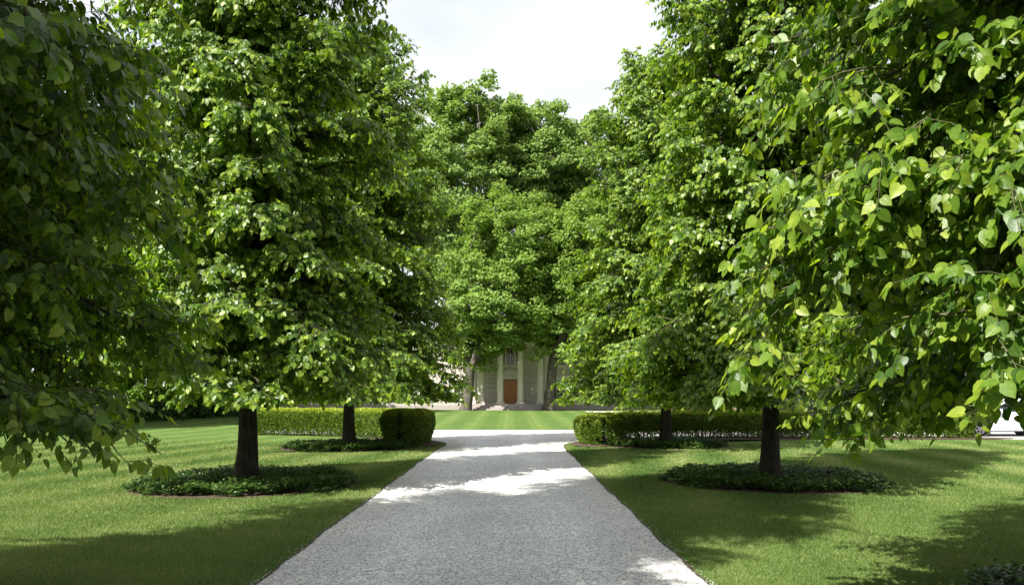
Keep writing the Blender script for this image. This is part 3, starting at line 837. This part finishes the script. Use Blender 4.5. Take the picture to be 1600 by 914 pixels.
for (x, d, ms, rz, sc, lab) in [
    (730, 90, MT, .3, 1.06, 'tallest rounded tree rising behind the mansion, left of centre'),
    (832, 92, MU, 1.4, 1.04, 'tall tree with pale forked trunk rising behind the mansion centre'),
    (932, 94, MT, 2.9, 1.0, 'tall rounded tree behind the mansion partly hidden by the right lindens'),
    (655, 93, MU, 4.1, .92, 'tall tree behind the mansion partly hidden by the left lindens'),
    (560, 92, MT, 5.0, .86, 'tree behind the mansion hidden behind the left drive lindens'),
    (1030, 93, MU, 5.4, .94, 'tree behind the mansion hidden behind the right drive lindens')]:
    make_tree('deciduous_tree', ms, (px(x, d), d, zg(d)), rz, sc, lab, group=GT)
for (x, d, ms, rz, sc, lab) in [
    (690, 104, MT, 1.0, .74, 'shorter tree far behind the mansion left of its tallest tree'),
    (780, 108, MT, 2.2, .80, 'shorter tree far behind the mansion centre'),
    (878, 106, MT, 3.6, .78, 'shorter tree far behind the mansion filling the dip right of centre'),
    (985, 105, MT, 5.2, .80, 'shorter tree far behind the mansion at its right')]:
    make_tree('deciduous_tree', ms, (px(x, d), d, zg(d)), rz, sc*.84, lab, group=GT)
GW = 'trees of the wood edge'
rw = random.Random(4)
for k, (x, d) in enumerate([(-27, 38), (-31, 44), (-24, 46), (-22, 53), (-28, 55), (-19, 60), (-24, 66), (-34, 52), (-31, 63), (-38, 44), (-30, 48), (-37, 56), (-42, 62), (-27, 60), (-45, 52)]):
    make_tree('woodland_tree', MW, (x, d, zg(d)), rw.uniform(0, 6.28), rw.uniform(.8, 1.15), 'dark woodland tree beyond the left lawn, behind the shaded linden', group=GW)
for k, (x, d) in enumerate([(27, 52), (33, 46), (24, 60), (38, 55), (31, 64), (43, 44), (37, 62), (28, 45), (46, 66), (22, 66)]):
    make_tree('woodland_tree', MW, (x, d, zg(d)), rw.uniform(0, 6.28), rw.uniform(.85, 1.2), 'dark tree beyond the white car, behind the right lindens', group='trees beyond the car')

make_tree('woodland_tree', MW, (-13.0, -6.3, 0), 1.0, .95, 'unseen broad tree added outside the left edge to shade the dark linden', group='trees added out of view for shade')  # added out of view, only to cast shade on the near left linden
# wood floor undergrowth: one leafy mass
def undergrowth(name, line, seed, label):
    rng = np.random.default_rng(seed); pos = []
    for k in range(170):
        t = rng.uniform(0, 1); x, y = line(t); x += math.copysign(abs(rng.normal(0, 3)), x)+rng.normal(0, .5); y += rng.normal(0, 1)
        r_ = rng.uniform(.6, 1.5); hh = rng.uniform(.8, 3.4); m = 420
        q = unit(rng.normal(0, 1, (m, 3))); q[:, 2] = abs(q[:, 2])
        pos.append(np.array([x, y, zg(y)])+q*np.array([r_, r_, hh])*rng.uniform(.5, 1, (m, 1)))
    pos = np.concatenate(pos); n = len(pos)
    v, f = leaves(pos, rng.normal(0, 1, (n, 3)), UP*.8+rng.normal(0, .5, (n, 3)), rng.uniform(.12, .26, n), rng, RHOMB_T, None, RHOMB_3)
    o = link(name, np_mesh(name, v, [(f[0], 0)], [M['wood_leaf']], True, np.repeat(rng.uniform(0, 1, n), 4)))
    tag(o, label, 'undergrowth', kind='stuff')
undergrowth('undergrowth', lambda t: (-27+9*t, 38+26*t), 77, 'dark undergrowth along the wood edge beyond the left lawn')
undergrowth('undergrowth', lambda t: (24+22*t, 60-18*t), 78, 'dark undergrowth along the trees beyond the white car')

# ------------------------------------------------------------------ hedges
def hedge(name, pts, label, seed, wid, hts, n, yellow):
    """clipped hedge along a path; hts, wid: value at each path point"""
    rng = np.random.default_rng(seed)
    C = np.array(catmull([(*p, h, w) for p, h, w in zip(pts, hts, wid)], 10))
    d = np.gradient(C[:, :2], axis=0); seg = np.linalg.norm(np.diff(C[:, :2], axis=0), axis=1)
    s = np.concatenate([[0], np.cumsum(seg)]); Ltot = s[-1]
    origin = np.array([C[len(C)//2, 0], C[len(C)//2, 1], 0])
    def frame(u):
        c = np.stack([np.interp(u, s, C[:, k]) for k in range(4)], 1)
        t = np.stack([np.interp(u, s, d[:, 0]), np.interp(u, s, d[:, 1])], 1); t = unit(t)
        return c, np.stack([-t[:, 1], t[:, 0]], 1), t
    def surf(u, th, k):
        """th 0..pi over the section (rounded box), k scales towards the core; ends rounded"""
        c, nb, t = frame(u)
        e = np.minimum(u, Ltot-u); rr = 0.45
        endk = np.where(e < rr, np.sqrt(np.clip(1-(1-e/rr)**2, 0, 1)), 1.0); endk = .35+.65*endk
        ca, sa = np.cos(th), np.sin(th)
        p = 2/5.0
        bx = np.sign(ca)*np.abs(ca)**p; bz = np.abs(sa)**p
        lump = 1+.035*np.sin(u*3.1+th*2)+.03*np.sin(u*7.3-th*5)+.02*np.sin(u*13+th*9)
        taper = 0.74+0.26*np.clip(bz*1.3, 0, 1)
        x = bx*c[:, 3]*.5*taper*endk*k*lump; z = .03+(c[:, 2]-.03)*bz*(0.82+.18*endk)*(1-(1-k)*.8)*(1+(lump-1)*.4)
        P = np.stack([c[:, 0]+nb[:, 0]*x, c[:, 1]+nb[:, 1]*x, z], 1)
        N = unit(np.stack([nb[:, 0]*ca, nb[:, 1]*ca, sa*1.1], 1)+np.stack([t[:, 0], t[:, 1], 0*u], 1)*(np.where(u < rr, -1, np.where(u > Ltot-rr, 1, 0))*(1-np.clip(e/rr, 0, 1)))[:, None])
        return P, N, bz
    # foliage
    u = rng.uniform(0, Ltot, n); ne = n//7
    u[:ne] = np.where(rng.uniform(0, 1, ne) < .5, rng.uniform(0, .4, ne), Ltot-rng.uniform(0, .4, ne))
    g = rng.uniform(0, 1, n)
    ts = np.arcsin(np.clip(rng.uniform(0, 1, n), 0, .93)**2.5)
    th = np.where(g < .36, ts, np.where(g < .64, rng.uniform(.8, math.pi-.8, n), math.pi-ts))
    k = 1-np.abs(rng.normal(0, .075, n))+rng.uniform(0, .05, n)
    # end faces: fill towards the middle
    k[:ne] *= np.sqrt(rng.uniform(.05, 1, ne))
    P, N, bz = surf(u, th, k)
    keep = (P[:, 2] > .17+.05*np.sin(u*5)) | (rng.uniform(0, 1, n) < .45)
    P, N, k2 = P[keep], N[keep], k[keep]; m = len(P)
    ax = N*.7+UP*.35+rng.normal(0, .55, (m, 3)); nr = N+rng.normal(0, .6, (m, 3))
    v, f = leaves(P-origin, ax, nr, rng.uniform(.032, .062, m), rng, RHOMB_T, None, RHOMB_3)
    c0, _, _ = frame(u[keep])
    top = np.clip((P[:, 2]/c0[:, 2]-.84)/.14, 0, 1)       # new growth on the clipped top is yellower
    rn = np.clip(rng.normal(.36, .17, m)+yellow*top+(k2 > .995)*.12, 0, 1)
    root = empty(name, tuple(origin))
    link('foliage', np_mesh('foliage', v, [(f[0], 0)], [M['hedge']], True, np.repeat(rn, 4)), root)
    # twiggy core and stems
    tb = Tubes()
    for q in np.arange(.3, Ltot-.2, .17):
        c, nb, t = frame(np.array([q]))
        for j in range(3):
            o2 = rng.uniform(-.32, .32)*c[0, 3]
            b0 = np.array([c[0, 0]+nb[0, 0]*o2*.5, c[0, 1]+nb[0, 1]*o2*.5, -.03])-origin
            tp = b0+np.array([nb[0, 0]*o2*.9+rng.normal(0, .08), nb[0, 1]*o2*.9+rng.normal(0, .08), c[0, 2]*rng.uniform(.6, .88)])
            mid = (b0+tp)/2+rng.normal(0, .05, 3)
            tb.add(np.stack([b0, mid, tp]), [.018, .013, .005], 4)
    nb_ = n//4
    P, N, bz = surf(rng.uniform(.15, Ltot-.15, nb_), rng.uniform(.1, math.pi-.1, nb_), np.sqrt(rng.uniform(.1, .85, nb_)))
    P = P[P[:, 2] > .3]
    vi, fi = leaves(P-origin, rng.normal(0, 1, P.shape), rng.normal(0, 1, P.shape), rng.uniform(.06, .12, len(P)), rng, RHOMB_T, None, RHOMB_3)
    tv, tq = tb.data()
    link('stems', np_mesh('stems', np.concatenate([tv, vi]), [(tq, 0), (fi[0]+len(tv), 1)], [M['bark'], M['hedge']], True, np.concatenate([np.zeros(len(tv)), np.full(len(vi), .02)])), root)
    tag(root, label, 'hedge', 'clipped hedges beside the drive')

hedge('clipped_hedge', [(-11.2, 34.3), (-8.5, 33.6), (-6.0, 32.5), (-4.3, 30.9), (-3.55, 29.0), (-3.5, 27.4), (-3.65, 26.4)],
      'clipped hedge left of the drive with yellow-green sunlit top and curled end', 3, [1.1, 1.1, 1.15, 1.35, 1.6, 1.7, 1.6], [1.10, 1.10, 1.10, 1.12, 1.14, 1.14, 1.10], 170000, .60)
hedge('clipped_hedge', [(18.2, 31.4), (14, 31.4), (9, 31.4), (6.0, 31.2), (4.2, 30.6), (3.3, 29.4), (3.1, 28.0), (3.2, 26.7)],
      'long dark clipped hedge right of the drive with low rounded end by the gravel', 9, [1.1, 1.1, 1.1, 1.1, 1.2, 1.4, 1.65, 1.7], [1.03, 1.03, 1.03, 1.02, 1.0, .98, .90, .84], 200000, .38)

# ------------------------------------------------------------------ ground cover beds
def disc(name, r, seed, z):
    rr = random.Random(seed); n = 72
    ph = [rr.uniform(0, 6.28) for _ in range(3)]
    pts = []
    for k in range(n):
        a = 2*math.pi*k/n; q = r*(1+.03*math.sin(3*a+ph[0])+.02*math.sin(7*a+ph[1])+.012*rr.uniform(-1, 1)); pts.append((q*math.cos(a), q*math.sin(a)))
    me = bpy.data.meshes.new(name); me.from_pydata([(0, 0, z+.006)]+[(x, y, z) for x, y in pts], [], [(0, 1+k, 1+(k+1) % n) for k in range(n)]); me.materials.append(M['soil'])
    return me

def cover_mesh(seed, r, n_st=4600, h=.23):
    rng = np.random.default_rng(seed)
    a = rng.uniform(0, 2*math.pi, n_st); q = r*np.sqrt(rng.uniform(.01, 1, n_st))*.985
    q = q*(1+.05*np.sin(3*a+seed)+.035*np.sin(8*a+2*seed)+.025*np.sin(17*a))
    x, y = q*np.cos(a), q*np.sin(a)
    lump = .5+.28*np.sin(x*3.1+1)*np.sin(y*2.7+2)+.22*np.sin(x*7+y*5)
    hh = h*(.55+.45*lump)*rng.uniform(.7, 1.2, n_st)*np.clip((r-q)/.22+.38, .3, 1)
    hh = np.where(q < .32, hh*.7, hh)
    nl = 15
    P = np.stack([x, y, hh], 1)
    lvl = rng.uniform(0, 1, (n_st, nl))**.6
    lean = rng.normal(0, .05, (n_st, 2))
    pos = np.stack([x[:, None]+lean[:, :1]*lvl, y[:, None]+lean[:, 1:]*lvl, hh[:, None]*(.25+.75*lvl)], -1).reshape(-1, 3)
    an = (np.arange(nl)*2.39996)[None, :]+rng.uniform(0, 6.28, (n_st, 1))
    ax = np.stack([np.cos(an), np.sin(an), rng.uniform(-.25, .7, an.shape)], -1).reshape(-1, 3)
    nr = UP+rng.normal(0, .35, ax.shape)
    v, f = leaves(pos, ax, nr, rng.uniform(.028, .055, len(pos)), rng, RHOMB_T, None, RHOMB_3)
    rn = np.clip(.2+.5*lvl.ravel()+rng.normal(0, .15, len(pos)), 0, 1)
    return np_mesh('ground_cover', v, [(f[0], 0)], [M['cover']], True, np.repeat(rn, 4))

cov = [cover_mesh(3, 2.0), cover_mesh(4, 2.05)]
dsc = [disc('soil_bed', 2.07, 1, 0.012), disc('soil_bed', 2.12, 2, 0.012)]
BEDS = [(px(385, 14.8)+.0, 14.85, 0, 'dark leafy ground cover round the nearer trunk left of the drive'),
        (px(545, 25.4), 25.4, 1, 'low leafy ground cover beside the left hedge end'),
        (px(1205, 15.4), 15.4, 1, 'round leafy ground cover bed under the bare trunk right of the drive'),
        (px(1042, 26.6), 26.6, 0, 'leafy ground cover between the right hedge and its linden'),
        (5.15, 5.2, 1, 'dark leafy ground cover at the bottom right corner'),
        (-5.0, 4.1, 0, 'leafy ground cover under the dark linden at left')]
for k, (x, y, v, lab) in enumerate(BEDS):
    c = link('ground_cover', cov[v], None, (x, y, .0)); c.rotation_euler = (0, 0, k*1.1)
    tag(c, lab, 'ground cover', 'ground cover beds round the lindens', 'stuff')
    d = link('soil', dsc[v], None, (x, y, 0)); d.rotation_euler = (0, 0, k*1.1); tag(d, kind='structure')
# mulch under the hedge ends
for pts in ([(-2.35, 26.9), (-2.5, 28.2), (-3.2, 29.7), (-4.6, 30.9), (-7.5, 32.7), (-11.3, 34.6), (-11.3, 34.0), (-7, 32.5), (-5.2, 30.5), (-4.8, 26.4), (-3.6, 25.6), (-2.7, 25.9)],
            [(2.05, 26.9), (2.35, 28.1), (3.1, 29.2), (4.6, 29.9), (9, 30.1), (18.5, 30.25), (18.5, 31.9), (8, 32), (5.6, 30), (4.6, 28), (4.4, 26.2), (3.2, 25.7), (2.3, 26.0)]):
    o = sheet('soil', [tuple(p) for p in catmull(pts+[pts[0]], 5)][:-1], 0.018, M['soil']); tag(o, kind='structure')

# ------------------------------------------------------------------ barberry bushes by the house
def bush_mesh(seed, m=2600):
    rng = np.random.default_rng(seed)
    q = unit(rng.normal(0, 1, (m, 3))); q[:, 2] = abs(q[:, 2])
    lump = 1+.15*np.sin(q[:, 0]*6+seed)+.12*np.sin(q[:, 1]*7)
    pos = q*np.array([.9, .8, .85])*(rng.uniform(.45, 1, m)**.5*lump)[:, None]
    v, f = leaves(pos, q+rng.normal(0, .6, (m, 3)), q+UP*.4+rng.normal(0, .5, (m, 3)), rng.uniform(.07, .14, m), rng, RHOMB_T, None, RHOMB_3)
    return np_mesh('barberry_bush', v, [(f[0], 0)], [M['red_leaf']], True, np.repeat(rng.uniform(0, 1, m), 4))
bms = [bush_mesh(1), bush_mesh(2)]
for k, (x, s) in enumerate([(1068, .9), (1090, 1.05), (1113, .85), (1132, 1.0)]):
    o = link('barberry_bush', bms[k % 2], None, (px(x, 62), 62+.6*(k % 2), zg(62))); o.scale = (s, s, s*.9); o.rotation_euler = (0, 0, k)
    tag(o, 'dark red leafy bush before the house, above the long right hedge', 'bush', 'red bushes before the house')

# ------------------------------------------------------------------ the white car
def build_car():
    XF = px(1531, 32.3)-.90
    car = empty('parked_car', (XF, 32.2, 0.008))
    tag(car, 'white estate car parked on gravel behind the right hedge', 'car')
    L, WD = 4.75, 1.86
    wx = (.90, 3.66); wr = .335
    st = np.linspace(0, L, 96)
    def zb(x):
        z = .24+.10*max(0, 1-x/.4)+.10*max(0, 1-(L-x)/.4)
        for c in wx:
            if abs(x-c) < .395: z = max(z, wr+math.sqrt(max(.395**2-(x-c)**2, 0))*.97)
        return z
    top_x = [0, .05, .18, .5, 1.0, 1.35, 3.9, 4.4, 4.62, 4.72, L]; top_z = [.56, .66, .78, .88, .97, 1.02, 1.06, 1.06, 1.02, .92, .70]
    hw_x = [0, .06, .25, .7, 1.5, 3.6, 4.4, 4.68, L]; hw_w = [.55, .70, .84, .91, .93, .93, .90, .80, .68]
    v = []; ns = 9
    for x in st:
        b = zb(x); t = np.interp(x, top_x, top_z); w = np.interp(x, hw_x, hw_w)
        b = min(b, t-.05)
        sec = [(w*.96, b), (w*.99, b+(t-b)*.25), (w, b+(t-b)*.55), (w*.985, b+(t-b)*.80), (w*.93, b+(t-b)*.95), (w*.80, t+.012)]
        half = [(WD/2-y, z) for y, z in sec]
        cap = [(WD/2, t+.045)]
        oth = [(WD/2+y, z) for y, z in sec[::-1]]
        for y, z in half+cap+oth: v.append((x, y, z))
    ns = 13; f = []
    for i in range(len(st)-1):
        for k in range(ns-1): f.append((i*ns+k, i*ns+k+1, (i+1)*ns+k+1, (i+1)*ns+k))
    f.append(tuple(range(ns))); f.append(tuple((len(st)-1)*ns+k for k in range(ns-1, -1, -1)))
    b = MB(); b.add(v, f)
    b.build('body', M['white_paint'], car, smooth=True)
    # greenhouse: roof shell, pillars and glass
    def gh(x, z):
        t = (z-1.0)/.50; return .90-.17*t
    r = MB()
    roof = [(1.95, 1.44), (2.3, 1.50), (3.0, 1.52), (3.8, 1.48), (4.35, 1.40)]
    vv = []
    for x, z in roof:
        for y in (-gh(x, z), -gh(x, z)*.85, 0, gh(x, z)*.85, gh(x, z)):
            vv.append((x, WD/2+y, z-(.035 if abs(y) > .7 else (0 if abs(y) > .5 else -.02))))
    base = len(vv); vv += [(x, y, z-.035) for x, y, z in vv]
    ff = []
    for i in range(4):
        for k in range(4):
            ff.append((i*5+k, i*5+k+1, i*5+6+k, i*5+5+k)); ff.append((base+i*5+k, base+i*5+5+k, base+i*5+6+k, base+i*5+k+1))
        ff.append((i*5, i*5+5, base+i*5+5, base+i*5)); ff.append((i*5+4, base+i*5+4, base+i*5+9, i*5+9))
    r.add(vv, ff)
    def bar(p, q, w=.05):
        p, q = np.array(p, float), np.array(q, float); n = np.array([w, 0, 0]); m = np.array([0, w*.5, 0])
        r.add([p-n-m, p+n-m, p+n+m, p-n+m, q-n-m, q+n-m, q+n+m, q-n+m], [(0, 1, 2, 3), (4, 5, 6, 7), (0, 1, 5, 4), (1, 2, 6, 5), (2, 3, 7, 6), (3, 0, 4, 7)])
    for sg in (-1, 1):
        for x0, x1 in ((1.18, 1.98), (2.62, 2.66), (3.50, 3.48), (4.52, 4.30)):
            zt = np.interp(x1, [p[0] for p in roof], [p[1] for p in roof])-.03
            bar((x0, WD/2+sg*.875, 1.0), (x1, WD/2+sg*gh(x1, zt)*.985, zt))
    r.build('roof', M['white_paint'], car, smooth=True)
    g = MB()
    for sg in (-1, 1):
        y0, y1 = WD/2+sg*.865, WD/2+sg*.735
        g.add([(1.2, y0, 1.0), (4.5, y0, 1.0), (4.28, y1, 1.40), (2.0, y1, 1.44)], [(0, 1, 2, 3)])
    g.add([(1.2, WD/2-.86, 1.0), (1.2, WD/2+.86, 1.0), (1.98, WD/2+.73, 1.45), (1.98, WD/2-.73, 1.45)], [(0, 1, 2, 3)])
    g.add([(4.53, WD/2-.86, 1.0), (4.53, WD/2+.86, 1.0), (4.31, WD/2+.73, 1.40), (4.31, WD/2-.73, 1.40)], [(0, 1, 2, 3)])
    g.build('windows', M['glass'], car)
    for x in wx:
        for side in (0, 1):
            y0 = .06 if side == 0 else WD-.28
            t = MB(); t.ylathe([(.215, 0), (wr-.03, 0), (wr-.005, .03), (wr, .06), (wr, .17), (wr-.03, .22), (.215, .22)], x, wr, 32, y0=y0)
            to = t.build('wheel', M['rubber'], car, smooth=True)
            q = MB(); ya = -.008 if side == 0 else .208
            q.ylathe([(.19, .022), (.19, 0), (.225, 0), (.225, .022), (.19, .022)], x, wr, 32, y0=y0+ya, caps=False)
            q.ylathe([(.01, 0), (.05, 0), (.05, .02), (.01, .02)], x, wr, 16, y0=y0+ya-.002)
            for k in range(7):
                a = k*2*math.pi/7; ca, sa = math.cos(a), math.sin(a)
                pts = [(.04, -.022), (.04, .022), (.20, .03), (.20, -.03)]
                P2 = [(x+p*ca-s2*sa, wr+p*sa+s2*ca) for p, s2 in pts]
                q.prism(P2, y0+ya+.003, y0+ya+.018)
            q.build('rim', M['alloy'], to, smooth=False)
            w_ = MB(); w_.ylathe([(.05, .06), (.385, .06), (.385, .30), (.05, .30)], x, wr, 28, y0=(0 if side == 0 else WD-.36)); w_.build('wheel_housing', M['black_trim'], car)
    s = MB(); s.box(1.31, 3.25, .035, WD-.035, .20, .245); s.build('sill', M['black_trim'], car); s = MB(); s.box(-.012, .05, WD/2-.5, WD/2+.5, .40, .50); s.build('grille', M['black_trim'], car)
    for sg in (-1, 1):
        hl = MB(); y = WD/2+sg*.68
        hl.box(.03, .34, y-.09, y+.09, .64, .745); hl.build('headlight', M['lamp_glass'], car, bevel=.03)
        tl = MB(); tl.box(L-.16, L+.005, WD/2+sg*.72-.1, WD/2+sg*.72+.1, .78, .95); tl.build('tail_light', M['red_glass'], car, bevel=.02)
        mr = MB(); y = WD/2+sg*1.0; mr.box(1.50, 1.66, y-.10, y+.10, 1.0, 1.13); mr.build('mirror', M['white_paint'], car, bevel=.03)
        for x0 in (2.45, 3.42):
            dh = MB(); y = WD/2+sg*.935; dh.box(x0-.1, x0+.1, y-.02, y+.02, .86, .885); dh.build('door_handle', M['white_paint'], car, bevel=.006)
build_car()

# ------------------------------------------------------------------ near grass blades and loose stones
def grass():
    rng = np.random.default_rng(8)
    N = 1600000
    d = 6.2*(30/6.2)**(rng.uniform(0, 1, N)**1.08)
    x = rng.uniform(-1, 1, N)*(.72*d+3.2)
    keep = rng.uniform(0, 1, N) < np.clip((.72*d+3.2-np.abs(x))/2.0, 0, 1)*np.clip((30-d)/6, 0, 1)*np.clip((d-6.1)/.6+.5, 0, 1)
    le = np.interp(d, [p[1] for p in left_edge if p[1] < 29.5], [p[0] for p in left_edge if p[1] < 29.5])
    re = np.interp(d, [p[1] for p in right_edge if p[1] < 29.2], [p[0] for p in right_edge if p[1] < 29.2])
    jit = rng.uniform(-.045, .06, N)
    keep &= (x < le-.02+jit*.5) | (x > re+.02-jit*.5)
    for bx, by, v, _ in BEDS:
        keep &= (x-bx)**2+(d-by)**2 > (2.06+.05*v)**2
    keep &= ~((d > 25.4) & (x > -5.2) & (x < -2.3) & (d > 25.6+0.0*x)) & ~((d > 25.6) & (x > 2.2) & (x < 4.6))
    x, d = x[keep], d[keep]; n = len(x)
    a = rng.uniform(0, 2*math.pi, n)
    sc = np.maximum(d/8.5, .8)
    w = .0028*sc*rng.uniform(.7, 1.3, n); h = .029*rng.uniform(.55, 1.25, n)*np.minimum(sc, 1.25)
    lx, ly = rng.normal(0, .016, n), rng.normal(0, .016, n)
    P = np.stack([x, d, np.full(n, .001)], 1)
    s = np.stack([np.cos(a)*w, np.sin(a)*w, 0*a], 1)
    tip = P+np.stack([lx, ly, h], 1)
    v = np.stack([P-s, P+s, tip], 1).reshape(-1, 3)
    f = np.arange(3*n).reshape(-1, 3)
    patch = .5+.5*np.sin(x*1.3+np.sin(d*.9)*1.5)*np.sin(d*1.1+np.sin(x*.7))
    stripe = .24*np.sin(3.4*(x-.17*d)-1.57)*np.clip((d-9)/8, .25, 1)
    patch2 = np.sin(x*.55+2*np.sin(d*.31))*np.sin(d*.47+1.3*np.sin(x*.8))+.6*np.sin(x*3.1+d*2.3)*np.sin(d*3.7-x*1.9)
    rn = np.clip(rng.normal(.46, .2, n)+.20*(patch-.5)+.10*patch2+stripe, 0, .93)
    rn = np.where(rng.uniform(0, 1, n) < .02+.05*np.clip(patch2, 0, 1), rng.uniform(.93, 1, n), rn)
    o = link('grass', np_mesh('grass', v, [(f, 0)], [M['blade']], False, np.repeat(rn, 3)))
    tag(o, 'short mown grass blades of the near lawn', 'grass', kind='stuff')
grass()

def stones():
    rng = np.random.default_rng(21)
    n = 42000
    d = 6.3*(20/6.3)**(rng.uniform(0, 1, n)); x = rng.uniform(XL-.02, XR+.02, n); x = np.where(rng.uniform(0, 1, n) < .012, np.where(rng.uniform(0, 1, n) < .5, XL-np.abs(rng.normal(0, .05, n)), XR+np.abs(rng.normal(0, .05, n))), x)
    base = np.array([(1, 0, 0), (-.5, .87, 0), (-.5, -.87, 0), (0, 0, .7), (.5, .8, .35), (-1, .1, .35), (.5, -.8, .35)])
    fac = np.array([(3, 4, 5), (3, 5, 6), (3, 6, 4), (0, 4, 6), (1, 5, 4), (2, 6, 5), (0, 1, 4), (1, 2, 5), (2, 0, 6)])
    sz = rng.uniform(.003, .008, n)*(1+.03*d); a = rng.uniform(0, 6.28, n)
    j = base[None]*rng.uniform(.7, 1.3, (n, 7, 3))*sz[:, None, None]
    X = j[..., 0]*np.cos(a)[:, None]-j[..., 1]*np.sin(a)[:, None]; Y = j[..., 0]*np.sin(a)[:, None]+j[..., 1]*np.cos(a)[:, None]
    v = np.stack([X+x[:, None], Y+d[:, None], j[..., 2]+.009], -1).reshape(-1, 3)
    f = ((np.arange(n)*7)[:, None, None]+fac[None]).reshape(-1, 3)
    m, nn, l, b, out = mat('loose_stone')
    at = nn.new('ShaderNodeAttribute'); at.attribute_name = 'rnd'
    r = ramp(nn, [(0, (.28, .275, .28)), (.4, (.58, .575, .57)), (1, (.82, .81, .79))]); l.new(at.outputs['Fac'], r.inputs['Fac']); l.new(r.outputs['Color'], b.inputs['Base Color']); b.inputs['Roughness'].default_value = .8
    o = link('loose_gravel', np_mesh('loose_gravel', v, [(f, 0)], [m], False, np.repeat(rng.uniform(0, 1, n), 7)))
    tag(o, 'loose pale gravel stones on the drive', 'gravel', kind='stuff')
stones()
